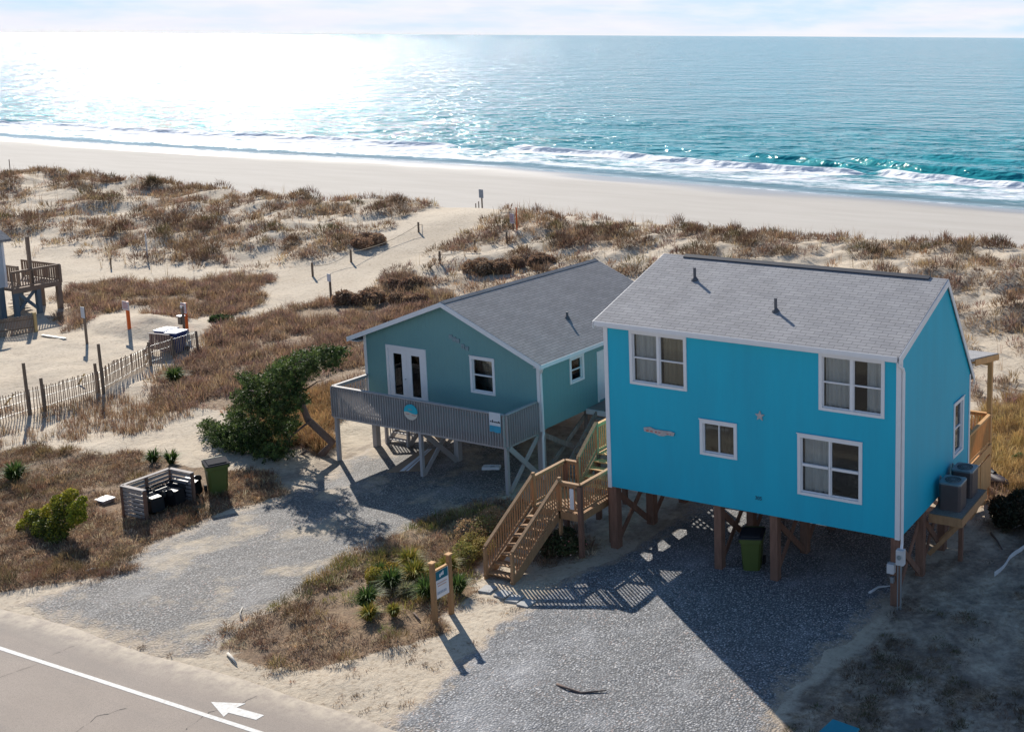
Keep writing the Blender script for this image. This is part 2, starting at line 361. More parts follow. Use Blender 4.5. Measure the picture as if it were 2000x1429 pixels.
lit = mixc(t, rampf(t, noise(t, 14, 4, .7), .40, .7), lit, (.10, .065, .04))
lf = rampf(t, mth(t, 'ADD', attr(t, 'litter'), mth(t, 'MULTIPLY', mth(t, 'SUBTRACT', noise(t, 4.5, 7, .75), .5), 1.6)), .35, .72)
c = mixc(t, lf, sand, lit)
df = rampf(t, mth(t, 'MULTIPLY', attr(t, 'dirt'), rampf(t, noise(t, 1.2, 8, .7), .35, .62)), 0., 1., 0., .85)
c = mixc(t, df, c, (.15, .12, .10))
c = mixc(t, attr(t, 'beach'), c, mixc(t, rampf(t, noise(t, .08, 5, .6, stretch=(1, 4, 1)), .35, .7), (.455, .42, .375), (.415, .38, .335)))
c = mixc(t, mth(t, 'MULTIPLY', attr(t, 'beach'), rampf(t, noise(t, .5, 9, .8, stretch=(.07, 1.1, 1)), .60, .74, 0, .5)), c, (.30, .25, .20))
c = mixc(t, mth(t, 'MULTIPLY', attr(t, 'wet'), .8), c, (.27, .25, .235)); L(c, p.inputs['Base Color'])
L(rampf(t, attr(t, 'wet'), 0, 1, .95, .28), p.inputs['Roughness']); p.inputs['Specular IOR Level'].default_value = .25
b = N(t, 'ShaderNodeBump'); b.inputs['Strength'].default_value = .75; b.inputs['Distance'].default_value = .09
L(mth(t, 'MULTIPLY', mth(t, 'ADD', noise(t, 3.2, 8, .72), mth(t, 'MULTIPLY', noise(t, 1.1, 3), .6)), rampf(t, mth(t, 'ADD', attr(t, 'wet'), mth(t, 'MULTIPLY', attr(t, 'beach'), .8)), 0, 1, 1, .12)), b.inputs['Height']); L(b.outputs[0], p.inputs['Normal'])
beach = sstep(50, 53, Y)
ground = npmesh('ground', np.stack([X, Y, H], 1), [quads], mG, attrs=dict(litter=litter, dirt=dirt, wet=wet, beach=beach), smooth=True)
tag(ground, 'pale sand of dunes, beach and house lots', kind='structure')
# ---------------------------------------------------------------- ocean
ox = axis((-20000, -3000, 1700), (-3000, -700, 200), (-700, -300, 25), (-300, 40, .9), (40, 300, 20), (300, 3000, 200), (3000, 20000, 1700))
oy = axis((88, 150, .42), (150, 220, 2.2), (220, 700, 20), (700, 4000, 220), (4000, 40000, 3000))
OX, OY = np.meshgrid(ox, oy); OX = OX.ravel(); OY = OY.ravel(); dsh = OY-shore(OX)
OZ = SEA+.10*np.sin(OY*.55+OX*.05+4*fbm(OX*.03, OY*.05, 3, 90))*sstep(4, 20, dsh)*(1-sstep(170, 230, OY))+(fbm(OX*.25, OY*.6, 4, 91)-.5)*.30*sstep(2, 10, dsh)*(1-sstep(170, 230, OY))
foamx = np.zeros(OX.shape)
def ridge(pts, amp, width, fa, fwd_foam):
    global OZ, foamx
    W_ = [G(u, v, -2.1) for u, v in pts]; xs = [q.x for q in W_]; ys = [q.y for q in W_]
    yc = np.interp(OX, xs, ys)+(fbm(OX*.12, OX*0+2, 3, int(amp*100))-.5)*3.0
    win = sstep(xs[0], xs[0]+5, OX)*(1-sstep(xs[-1]-5, xs[-1], OX))
    d = OY-yc
    prof = np.where(d < 0, np.exp(-(d/(width*.45))**2), np.exp(-(d/(width*1.7))**2))
    OZ = OZ+amp*prof*win*(.7+.6*fbm(OX*.15, OX*0, 3, 3))
    fm = np.where(d < .6, np.exp(-(np.minimum(0, d-.6)/fwd_foam)**2), np.exp(-((d-.6)/.5)**2))
    foamx = np.maximum(foamx, fm*win*fa*sstep(.25, .5, fbm(OX*.2, OX*0+5, 3, 4)+fa*.3))
ridge([(980, 286), (1245, 303), (1480, 326), (1700, 337)], .75, 1.6, 1., 3.)
ridge([(1690, 330), (1800, 343), (1960, 360), (2060, 368)], .8, 1.6, 1., 2.5)
ridge([(1440, 297), (1560, 312), (1700, 333)], .75, 2.0, .28, .8)
ridge([(1640, 308), (1800, 330), (1900, 338), (2040, 349)], .95, 2.2, .35, .8)
ridge([(1780, 300), (1900, 308), (2060, 318)], .4, 3., 0, .8)
ridge([(-60, 236), (140, 241), (330, 255), (620, 268), (900, 284)], .5, 1.8, 1., 5.)
mO = bpy.data.materials.new('sea_water'); mO.use_nodes = True; t = mO.node_tree; p = t.nodes['Principled BSDF']; L = t.links.new
tcn = N(t, 'ShaderNodeTexCoord'); dn = attr(t, 'dsh')
deep = mixc(t, rampf(t, dn, 25, 260), (.03, .275, .31), (.01, .265, .31))
deep = mixc(t, rampf(t, dn, 300, 2200), deep, (.0, .31, .375))
deep = mixc(t, rampf(t, noise(t, .02, 5, .6, stretch=(1, 2.5, 1)), .35, .65), deep, (.015, .215, .255))
deep = mixc(t, rampf(t, dn, 0, 14, 1, 0), deep, (.20, .24, .25))
fn = noise(t, .22, 9, .72, stretch=(.45, 1.6, 1)); fn2 = noise(t, .9, 6, .7, stretch=(.5, 1.4, 1))
band = mth(t, 'MULTIPLY', rampf(t, dn, 2.5, 7), rampf(t, dn, 15, 26, 1, 0))
edge = mth(t, 'MULTIPLY', rampf(t, dn, -.6, .2), rampf(t, dn, .6, 1.6, 1, 0))
fv = mth(t, 'ADD', mth(t, 'ADD', mth(t, 'MULTIPLY', band, .40), mth(t, 'MULTIPLY', attr(t, 'foamx'), .75)), mth(t, 'MULTIPLY', edge, .30))
fv = mth(t, 'ADD', fv, mth(t, 'MULTIPLY', mth(t, 'SUBTRACT', mth(t, 'ADD', mth(t, 'MULTIPLY', fn, .6), mth(t, 'MULTIPLY', fn2, .4)), .5), 1.7))
ff = rampf(t, fv, .25, .48); ff = mth(t, 'MULTIPLY', ff, rampf(t, mth(t, 'ADD', mth(t, 'ADD', band, attr(t, 'foamx')), edge), .0, .25))
L(mixc(t, ff, deep, (.80, .82, .84)), p.inputs['Base Color']); L(rampf(t, ff, 0, 1, .075, .8), p.inputs['Roughness']); p.inputs['IOR'].default_value = 1.13
p.inputs['Specular IOR Level'].default_value = .35
b = N(t, 'ShaderNodeBump'); b.inputs['Strength'].default_value = 1.; b.inputs['Distance'].default_value = 1.
h1 = mth(t, 'MULTIPLY', noise(t, .55, 3, .5, stretch=(1., 1.2, 1)), .36); h2 = mth(t, 'MULTIPLY', noise(t, 2.4, 3, .6, stretch=(.7, 1.2, 1)), .07)
h3 = mth(t, 'MULTIPLY', noise(t, .17, 3, .55, stretch=(.8, 1.3, 1)), 2.7); h4 = mth(t, 'MULTIPLY', mth(t, 'MULTIPLY', noise(t, .035, 3, .55, stretch=(.9, 1.2, 1)), 9.), rampf(t, dn, 120, 900, .25, 1.)); h5 = mth(t, 'MULTIPLY', mth(t, 'MULTIPLY', noise(t, .008, 2, .5, stretch=(.9, 1.2, 1)), 26.), rampf(t, dn, 700, 4000))
L(mth(t, 'MULTIPLY', mth(t, 'ADD', mth(t, 'ADD', mth(t, 'ADD', h1, h2), h3), mth(t, 'ADD', h4, h5)), rampf(t, dn, 2, 22, .08, 1.)), b.inputs['Height']); L(b.outputs[0], p.inputs['Normal'])
nx, ny = len(ox), len(oy); I = (np.arange(ny-1)[:, None]*nx+np.arange(nx-1)[None, :]).ravel()
ocean = npmesh('ocean_water', np.stack([OX, OY, OZ], 1), [np.stack([I, I+1, I+nx+1, I+nx], 1)], mO, attrs=dict(dsh=dsh, foamx=foamx), smooth=True)
tag(ocean, 'teal sea with surf and sun glitter', kind='structure')
# ---------------------------------------------------------------- road and gravel driveways
mR = bpy.data.materials.new('old_asphalt'); mR.use_nodes = True; t = mR.node_tree; p = t.nodes['Principled BSDF']; L = t.links.new
tcn = N(t, 'ShaderNodeTexCoord')
c = mixc(t, rampf(t, noise(t, .5, 8, .65), .35, .65), (.30, .245, .20), (.34, .28, .23))
c = mixc(t, rampf(t, noise(t, 45, 4, .8), .45, .62), c, (.22, .18, .15)); c = mixc(t, rampf(t, noise(t, .35, 7, .7, stretch=(.25, 1.6, 1)), .46, .7, 0, .5), c, (.19, .165, .145))
sep = N(t, 'ShaderNodeSeparateXYZ'); L(tcn.outputs['Object'], sep.inputs[0])
c = mixc(t, mth(t, 'MULTIPLY', rampf(t, sep.outputs['Y'], -11.6, -10.85), rampf(t, noise(t, 2.2, 8, .75), .38, .6)), c, (.46, .39, .30)); L(c, p.inputs['Base Color'])
p.inputs['Roughness'].default_value = .88; b = N(t, 'ShaderNodeBump'); b.inputs['Strength'].default_value = .3; b.inputs['Distance'].default_value = .02; L(noise(t, 50, 4), b.inputs['Height']); L(b.outputs[0], p.inputs['Normal'])
def road_edge(x): return -10.75+.16*(fbm(np.asarray(x)*.5, np.asarray(x)*0, 4, 95)-.5)*2
rx = np.arange(-60, 20.1, .4); V = []
for x in rx: V += [(x, -22., .012), (x, -11.3, .015), (x, float(road_edge(x)), .012), (x, float(road_edge(x))+.16, -.06)]
V = np.array(V); n4 = len(rx); I = (np.arange(n4-1)[:, None]*4+np.arange(3)[None, :]).ravel()
# the ground under the road lies a little lower
me = ground.data; co = np.empty(len(me.vertices)*3, np.float32); me.vertices.foreach_get('co', co); co = co.reshape(-1, 3)
k = co[:, 1] < -10.6; co[k, 2] = np.minimum(co[k, 2], -.035); me.vertices.foreach_set('co', co.ravel()); me.update()
road = npmesh('road', V, [np.stack([I, I+4, I+5, I+1], 1)], mR, smooth=True); tag(road, 'grey brown asphalt road', kind='structure')
PAINT = mat('road_paint', (.68, .68, .65), .7, .3, 9, .3, 40, col2=(.48, .45, .41))
tag(MB().box(-60, 20, -12.27, -12.15, .010, .021).build('road_edge_line', PAINT), 'white painted edge line along the road', kind='structure')
A = [(412, 1370), (480, 1373), (462, 1381), (516, 1396), (500, 1405), (446, 1391), (437, 1399)]
tag(MB().prism([G(u, v, .017) for u, v in A], (0, 0, .005)).build('road_arrow_marking', PAINT), 'white painted arrow on the asphalt', kind='structure')
CRK = mat('crack_tar', (.09, .08, .07), .9)
cm = MB()
for pts in ([(0, 1323), (60, 1300), (110, 1275), (155, 1257)], [(148, 1429), (190, 1400), (245, 1382)], [(355, 1429), (385, 1405), (412, 1388), (455, 1378), (505, 1358)]):
    W_ = [G(u, v, .018)+Vector((random.uniform(-.04, .04), random.uniform(-.03, .03), 0)) for u, v in pts]; W2 = []
    for a_, b_ in zip(W_[:-1], W_[1:]):
        for k in range(5): W2.append(a_.lerp(b_, k/5)+Vector((random.uniform(-.04, .04), random.uniform(-.05, .05), 0)))
    W2.append(W_[-1]); n0 = len(cm.v)
    for i, q in enumerate(W2): ww = .012+.008*random.random(); cm.v += [(q.x, q.y-ww, .0185), (q.x, q.y+ww, .0185)]
    for i in range(len(W2)-1): cm.f.append((n0+2*i, n0+2*i+2, n0+2*i+3, n0+2*i+1))
tag(cm.build('road_cracks', CRK), 'thin dark cracks across the road', kind='structure')
def gravel(name, poly, c1, c2, c3, label, patch, seed):
    m = bpy.data.materials.new(name); m.use_nodes = True; t = m.node_tree; p = t.nodes['Principled BSDF']; L = t.links.new
    global tcn; tcn = N(t, 'ShaderNodeTexCoord')
    vo = N(t, 'ShaderNodeTexVoronoi'); vo.inputs['Scale'].default_value = 17; L(tcn.outputs['Object'], vo.inputs['Vector'])
    hsv = N(t, 'ShaderNodeSeparateColor'); L(vo.outputs['Color'], hsv.inputs[0])
    c = mixc(t, rampf(t, hsv.outputs[0], .1, .9), c1, c2); c = mixc(t, rampf(t, hsv.outputs[1], .74, .82), c, c3); c = mixc(t, rampf(t, hsv.outputs[2], .86, .92), c, (.55, .40, .34))
    c = mixc(t, rampf(t, vo.outputs['Distance'], .25, .6), c, tuple(k*.35 for k in c1))
    c = mixc(t, rampf(t, noise(t, .9, 6, .65), .40, .7, 0, .35), c, tuple(k*.62 for k in c1))
    c = mixc(t, mth(t, 'MULTIPLY', rampf(t, noise(t, .42, 7, .62), *patch), .8), c, (.46, .365, .25))
    c = mixc(t, rampf(t, noise(t, 3.4, 8, .8, stretch=(1, 1.6, 1)), .44, .62, 0, .55), c, tuple(k*.45 for k in c1)); c = mixc(t, rampf(t, noise(t, .33, 5, .7), .5, .68, 0, .35), c, tuple(k*1.15 for k in c2))
    c = mixc(t, rampf(t, mth(t, 'ADD', mth(t, 'MULTIPLY', attr(t, 'edge'), -1.), mth(t, 'MULTIPLY', mth(t, 'SUBTRACT', noise(t, 2.6, 8, .75), .5), 2.6)), -.55, .15, 0, .9), c, (.40, .31, .215)); L(c, p.inputs['Base Color'])
    p.inputs['Roughness'].default_value = .85; b = N(t, 'ShaderNodeBump'); b.inputs['Strength'].default_value = .9; b.inputs['Distance'].default_value = .022; b.invert = True
    L(mth(t, 'ADD', vo.outputs['Distance'], mth(t, 'MULTIPLY', noise(t, 1.5, 5), -3)), b.inputs['Height']); L(b.outputs[0], p.inputs['Normal'])
    xs = [q[0] for q in poly]; ys = [q[1] for q in poly]; st = .14
    gx = np.arange(min(xs)-.8, max(xs)+.8, st); gy = np.arange(min(ys)-.8, max(ys)+.8, st); X, Y = np.meshgrid(gx, gy); sh_ = X.shape; X = X.ravel(); Y = Y.ravel()
    ins = inpoly(X, Y, poly); d = pdist(X, Y, list(poly)+[poly[0]]); sd_ = np.where(ins, d, -d)+(fbm(X*1.3, Y*1.3, 4, seed)-.5)*.9
    zz = height(X, Y); zz = np.where(Y < -10.5, np.maximum(zz, -.03), zz)+np.clip(sd_*.09, -.10, .028)+(fbm(X*2.5, Y*2.5, 3, seed+3)-.5)*.018
    nx = len(gx); I = (np.arange(len(gy)-1)[:, None]*nx+np.arange(nx-1)[None, :]).ravel(); q = np.stack([I, I+1, I+nx+1, I+nx], 1)
    q = q[(sd_[q] > -.75).any(1)]
    return tag(npmesh(name, np.stack([X, Y, zz], 1), [q], m, smooth=True, attrs=dict(edge=sd_)), label, kind='structure')
g1 = [tuple(G(u, v)[:2]) for u, v in [(30, 1180), (120, 1150), (200, 1122), (300, 1065), (350, 1035), (440, 1005), (540, 975), (640, 930), (660, 905), (760, 860), (1020, 860), (1060, 930), (960, 985), (870, 1005), (770, 1048), (690, 1090), (600, 1155), (520, 1195), (430, 1250), (400, 1290), (330, 1278), (220, 1245), (120, 1212)]]
gravel('gravel_driveway', g1, (.235, .22, .205), (.38, .36, .34), (.54, .51, .48), 'grey gravel driveway in front of the mint house', (.53, .63), 100)
g2 = [(-9.4, -10.9), (-9.7, -9.6), (-10.2, -7.5), (-10.35, -5.2), (-10.4, -3.6), (-10.2, -1.4), (-9.6, 0.3), (-9.8, 3), (-9.8, 7.2), (-.6, 7.2), (-.4, -1), (-.9, -3.8), (-1.0, -5.4), (-.3, -7.2), (.2, -9.2), (.2, -11.0)]
gravel('gravel_parking', g2, (.225, .23, .24), (.40, .40, .41), (.68, .66, .64), 'blue grey gravel under and before the blue house', (.72, .80), 110)

# ---------------------------------------------------------------- plants
GRASS = vmat('dry_grass_blades', .85, .3); LEAF = vmat('green_leaves', .55, .3)
def blades(P, h, wd, lean, col, n_seg=1, az=None, droop=.35):
    """P Nx3 roots -> triangles / bent blades as arrays"""
    n = len(P); az = rng.uniform(0, 2*np.pi, n) if az is None else az
    fa = rng.uniform(0, 2*np.pi, n); d = np.stack([np.cos(az), np.sin(az)], 1); s = np.stack([np.cos(fa), np.sin(fa)], 1)
    out = d*(h*lean)[:, None]
    b0 = P.copy(); b0[:, :2] -= s*(wd/2)[:, None]; b1 = P.copy(); b1[:, :2] += s*(wd/2)[:, None]
    hz_ = h*np.sqrt(np.clip(1-lean**2*.8, .05, 1))
    m0 = P.copy(); m0[:, :2] += out*.38-s*(wd*.38)[:, None]; m0[:, 2] += hz_*.62
    m1 = P.copy(); m1[:, :2] += out*.38+s*(wd*.38)[:, None]; m1[:, 2] += hz_*.62
    tp = P.copy(); tp[:, :2] += out; tp[:, 2] += hz_*(1-droop*lean)
    co = np.stack([b0, b1, m1, m0, tp], 1).reshape(-1, 3); i = np.arange(n)*5
    q = np.stack([i, i+1, i+2, i+3], 1); tr = np.stack([i+3, i+2, i+4], 1)
    c = np.repeat(col, 5, 0); return co, q, tr, c
class Veg:
    def __init__(s): s.co = []; s.q = []; s.t = []; s.c = []; s.n = 0
    def add(s, P, h, wd, lean, col, **k):
        if len(P) == 0: return
        co, q, t_, c = blades(np.asarray(P, float), h, wd, lean, col, **k); s.co.append(co); s.q.append(q+s.n); s.t.append(t_+s.n); s.c.append(c); s.n += len(co)
    def tri(s, P, size, col, nrm=None):
        """loose leaf triangles/quads around points"""
        n = len(P); a = rng.normal(size=(n, 3)); a /= np.linalg.norm(a, axis=1)[:, None]; b_ = rng.normal(size=(n, 3)); b_ -= a*(a*b_).sum(1)[:, None]; b_ /= np.linalg.norm(b_, axis=1)[:, None]
        sz = size[:, None]; co = np.stack([P-a*sz-b_*sz*.32, P-a*sz*.2+b_*sz*.5, P+a*sz, P-a*sz*.1-b_*sz*.5], 1).reshape(-1, 3); i = np.arange(n)*4+s.n
        s.co.append(co); s.q.append(np.stack([i, i+1, i+2, i+3], 1)); s.c.append(np.repeat(col, 4, 0)); s.n += len(co)
    def build(s, name, m, parent=None, origin=None):
        co = np.concatenate(s.co)
        if origin is not None: co = co-np.array(origin)
        return npmesh(name, co, [np.concatenate(l) for l in (s.q, s.t) if l], m, col=np.clip(np.concatenate(s.c), 0, 1), parent=parent)
BROWN = np.array([(.235, .145, .095), (.30, .19, .115), (.19, .115, .085), (.34, .235, .14), (.25, .155, .13), (.42, .31, .19)])
def pal(n, base, var=.25, w=None):
    c = np.asarray(base)[rng.choice(len(base), n, p=w)]; return c*rng.uniform(1-var, 1+var, (n, 1))*rng.uniform(.93, 1.07, (n, 3))
def tufts(V, x, y, rad, nb, h, wd, base, lean=(.1, .75), mound=.35):
    """x,y tuft centres; rad, h per tuft; nb blades each"""
    n = len(x)
    if n == 0: return
    r_ = np.sqrt(rng.uniform(0, 1, (n, nb)))*rad[:, None]; a = rng.uniform(0, 2*np.pi, (n, nb))
    px_ = x[:, None]+r_*np.cos(a); py_ = y[:, None]+r_*np.sin(a); pz = height(px_.ravel(), py_.ravel())-.02
    f = (1-(r_/rad[:, None])**2)
    pz = pz+(mound*h[:, None]*f).ravel()
    hh = (h[:, None]*rng.uniform(.5, 1.15, (n, nb))).ravel(); le = np.clip(lean[0]+(lean[1]-lean[0])*(r_/rad[:, None]).ravel()+rng.uniform(-.15, .2, n*nb), .02, .97)
    tc_ = pal(n, base, .22); c = np.repeat(tc_, nb, 0)*rng.uniform(.65, 1.4, (n*nb, 1))
    V.add(np.stack([px_.ravel(), py_.ravel(), pz], 1), hh, np.full(n*nb, wd)*rng.uniform(.6, 1.3, n*nb), le, c, az=a.ravel()+rng.normal(0, .5, n*nb))
def scatter(n, x0, x1, y0, y1): return rng.uniform(x0, x1, n), rng.uniform(y0, y1, n)
def visible(x, y, m=90):       # only what the picture can show, with a margin to each side
    X_ = np.stack([x-CX, y-CY, np.zeros_like(x)+1-CZ], 1); d = X_@np.array(fwd); u = PX+F*(X_@np.array(r2))/d; v = PY-F*(X_@np.array(u2))/d
    return (d > 5) & (u > -m) & (u < 2000+m) & (v > -50) & (v < 1429+m)
# dune grass -----------------------------------------------------------------
V = Veg()
x, y = scatter(26000, -210, 14, 20, 51); k = visible(x, y); x, y = x[k], y[k]; zo = zones(x, y); k = rng.uniform(0, 1, len(x)) < zo['dune']*.36; x, y = x[k], y[k]
n_ = len(x); rad = rng.uniform(.28, .75, n_); tufts(V, x, y, rad, 46, rng.uniform(.30, .62, n_), .038, np.array([(.27, .18, .115), (.35, .235, .14), (.22, .145, .10), (.41, .29, .17), (.28, .185, .14)]), lean=(.15, .85), mound=.6)
# single dark hummock shrubs among the dunes
x, y = scatter(1500, -200, 14, 24, 48); k = visible(x, y); x, y = x[k], y[k]; zo = zones(x, y); k = rng.uniform(0, 1, len(x)) < zo['dune']*.42; x, y = x[k], y[k]
n_ = len(x); tufts(V, x, y, rng.uniform(.5, 1.15, n_), 150, rng.uniform(.4, .8, n_), .034, [(.14, .08, .055), (.18, .11, .07), (.15, .10, .065), (.13, .105, .05)], lean=(.2, .9), mound=.8)
# tall sea oats, thin
x, y = scatter(16000, -200, 14, 24, 50.5); k = visible(x, y); x, y = x[k], y[k]; zo = zones(x, y); k = (rng.uniform(0, 1, len(x)) < .10+.35*zo['dune']*sstep(44, 48, y)) & (zo['offp'] > .5); x, y = x[k], y[k]
n_ = len(x); tufts(V, x, y, rng.uniform(.1, .3, n_), 5, rng.uniform(.6, 1.35, n_), .022, BROWN[[3, 5, 1]], lean=(.02, .22), mound=0)
tag(V.build('dune_grass', GRASS), 'brown dune grass and sea oats covering the dunes', kind='stuff')
# brown field grass -----------------------------------------------------------
V = Veg()
x, y = scatter(30000, -85, 8, 3, 36); k = visible(x, y); x, y = x[k], y[k]; zo = zones(x, y)
wgt = np.maximum.reduce([zo['field'], zo['back'], zo['stripa']*.9, zo['stripb']*.9, zo['rback']*.6])*sstep(.38, .52, fbm(x*.5, y*.5, 3, 130)+.04)
k = rng.uniform(0, 1, len(x)) < wgt*.8; x, y = x[k], y[k]; n_ = len(x)
tufts(V, x, y, rng.uniform(.2, .55, n_), 40, rng.uniform(.28, .62, n_), .024, [(.29, .185, .13), (.35, .225, .145), (.24, .15, .11), (.42, .29, .18), (.27, .175, .14), (.38, .26, .14)], lean=(.15, .8), mound=.3)
tag(V.build('field_grass', GRASS), 'reddish brown dry grass between the dunes and the mint house', kind='stuff')
# golden grass ---------------------------------------------------------------
V = Veg()
x, y = scatter(9000, -32, 9, 0, 22); k = visible(x, y); x, y = x[k], y[k]; zo = zones(x, y)
k = rng.uniform(0, 1, len(x)) < zo['gold']*.85; x, y = x[k], y[k]; n_ = len(x)
tufts(V, x, y, rng.uniform(.15, .4, n_), 60, rng.uniform(.4, .8, n_), .018, [(.50, .34, .13), (.42, .28, .11), (.34, .22, .10), (.55, .40, .18)], lean=(.1, .75), mound=.2)
x, y = scatter(4000, -33, -22, 1, 9); zo = zones(x, y); k = (rng.uniform(0, 1, len(x)) < zo['field']*.8) & visible(x, y); x, y = x[k], y[k]; n_ = len(x)
tufts(V, x, y, rng.uniform(.15, .4, n_), 50, rng.uniform(.4, .75, n_), .018, [(.46, .29, .13), (.38, .23, .11), (.32, .2, .10)], lean=(.1, .7), mound=.2)
tag(V.build('golden_grass', GRASS), 'golden dry grass beside the stilt houses', kind='stuff')
# matted thatch in the front yard, island and shade ------------------------------
V = Veg()
x, y = scatter(42000, -46, 9, -11, 5); k = visible(x, y); x, y = x[k], y[k]; zo = zones(x, y); nn = fbm(x*.7, y*.7, 4, 140)
wgt = np.maximum.reduce([zo['front']*sstep(.36, .52, nn+.04), zo['isle']*sstep(.42, .54, nn+.02)*(.35+.65*sstep(-9.5, -6.5, y)), zo['stair']*.5])
k = rng.uniform(0, 1, len(x)) < wgt*.62; x, y = x[k], y[k]; n_ = len(x)
tufts(V, x, y, rng.uniform(.12, .34, n_), 34, rng.uniform(.12, .30, n_), .014, [(.33, .21, .13), (.25, .155, .10), (.42, .29, .17), (.19, .125, .09), (.56, .44, .29)], lean=(.35, .97), mound=.35)
x, y = scatter(3600, -46, 9, -11, 6); k = visible(x, y); x, y = x[k], y[k]; zo = zones(x, y); nn = fbm(x*.5, y*.5, 3, 150)   # low dark clumps
k = rng.uniform(0, 1, len(x)) < np.maximum(zo['front']*.7, zo['isle']*.55)*sstep(.5, .62, nn); x, y = x[k], y[k]; n_ = len(x)
tufts(V, x, y, rng.uniform(.2, .45, n_), 90, rng.uniform(.2, .42, n_), .013, [(.17, .10, .06), (.22, .13, .075), (.24, .17, .08), (.13, .10, .05)], lean=(.2, .9), mound=.6)
x, y = scatter(900, -18, -10, -9, 1); k = visible(x, y); x, y = x[k], y[k]; zo = zones(x, y); nn = fbm(x*.8, y*.8, 3, 155)
k = rng.uniform(0, 1, len(x)) < zo['isle']*sstep(.42, .6, nn)*.6*sstep(-8, -5, y); x, y = x[k], y[k]; n_ = len(x)
tufts(V, x, y, rng.uniform(.15, .35, n_), 60, rng.uniform(.15, .38, n_), .013, [(.30, .25, .07), (.24, .22, .06), (.36, .26, .09), (.16, .17, .05)], lean=(.1, .85), mound=.4)
x, y = scatter(2600, -24, -8, -10.6, -3); k = visible(x, y) & (inpoly(x, y, g1) == False) & (inpoly(x, y, g2) == False); x, y = x[k], y[k]; nn = fbm(x*.9, y*.9, 4, 157); k = rng.uniform(0, 1, len(x)) < sstep(.45, .62, nn)*.45; x, y = x[k], y[k]; n_ = len(x)
tufts(V, x, y, rng.uniform(.06, .2, n_), 22, rng.uniform(.05, .16, n_), .013, [(.33, .21, .13), (.25, .155, .10), (.42, .29, .17), (.18, .12, .08)], lean=(.4, .97), mound=.2)
tag(V.build('dead_grass', GRASS), 'matted dead grass over the front yard and the strip between the driveways', kind='stuff')
V = Veg()
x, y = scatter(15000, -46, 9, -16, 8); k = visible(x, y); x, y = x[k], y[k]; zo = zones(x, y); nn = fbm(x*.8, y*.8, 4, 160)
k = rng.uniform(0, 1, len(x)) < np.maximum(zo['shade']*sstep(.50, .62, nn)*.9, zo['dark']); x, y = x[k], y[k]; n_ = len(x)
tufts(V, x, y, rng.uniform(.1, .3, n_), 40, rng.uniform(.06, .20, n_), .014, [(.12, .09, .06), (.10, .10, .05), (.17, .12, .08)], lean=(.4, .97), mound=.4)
# sparse upright reeds on the open sand by the slat fence
x, y = scatter(16000, -47, -26, -3, 8); k = visible(x, y); x, y = x[k], y[k]; zo = zones(x, y); nn = fbm(x*.6, y*.6, 3, 170)
k = rng.uniform(0, 1, len(x)) < zo['reed']*sstep(.40, .62, nn)*.55; x, y = x[k], y[k]; n_ = len(x)
tufts(V, x, y, rng.uniform(.05, .2, n_), 7, rng.uniform(.15, .55, n_), .015, BROWN[[0, 1, 3]], lean=(.02, .35), mound=0)
tag(V.build('ground_cover', GRASS), 'sparse low plants on shaded sand and open yard', kind='stuff')
# individual plants ------------------------------------------------------------
def spiky(u, v, rad, n, cols, label, group=None, hgt=1., name='spiky_palmetto', wd=.05, loc=None):
    B = loc or onground(u, v); root = empty(name, B, label, 'plant', group)
    V = Veg(); P = np.zeros((n, 3)); a = rng.uniform(0, 2*np.pi, n); P[:, 0] = np.cos(a)*rad*.12; P[:, 1] = np.sin(a)*rad*.12; P[:, 2] = rng.uniform(0, .15, n)*hgt
    V.add(P, rad*rng.uniform(.8, 1.15, n)*hgt, np.full(n, wd)*rng.uniform(.7, 1.2, n), rng.uniform(.15, .93, n), pal(n, cols, .3), az=a+rng.normal(0, .15, n), droop=.5); V.build('leaves', LEAF, root)
    MB().tube([(0, 0, -.1), (0, 0, .12*hgt), (.01, 0, .22*hgt)], [.07, .06, .04], 8).build('stem', WOODG, root); return root
DG = [(.06, .11, .03), (.09, .16, .04), (.035, .065, .022), (.15, .20, .05)]; YG = [(.22, .22, .04), (.30, .27, .05), (.14, .17, .035), (.36, .26, .06)]; TG = [(.28, .27, .14), (.38, .34, .2), (.2, .2, .1)]
spiky(30, 938, .75, 220, DG, 'big dark green spiky plant at the left of the front yard')
spiky(300, 903, .55, 110, DG, 'left one of the two spiky plants behind the wooden bin enclosure')
spiky(335, 906, .60, 120, DG, 'right one of the two spiky plants behind the wooden bin enclosure')
spiky(342, 748, .85, 300, DG, 'dark green spiky bush in front of the slat fence end')
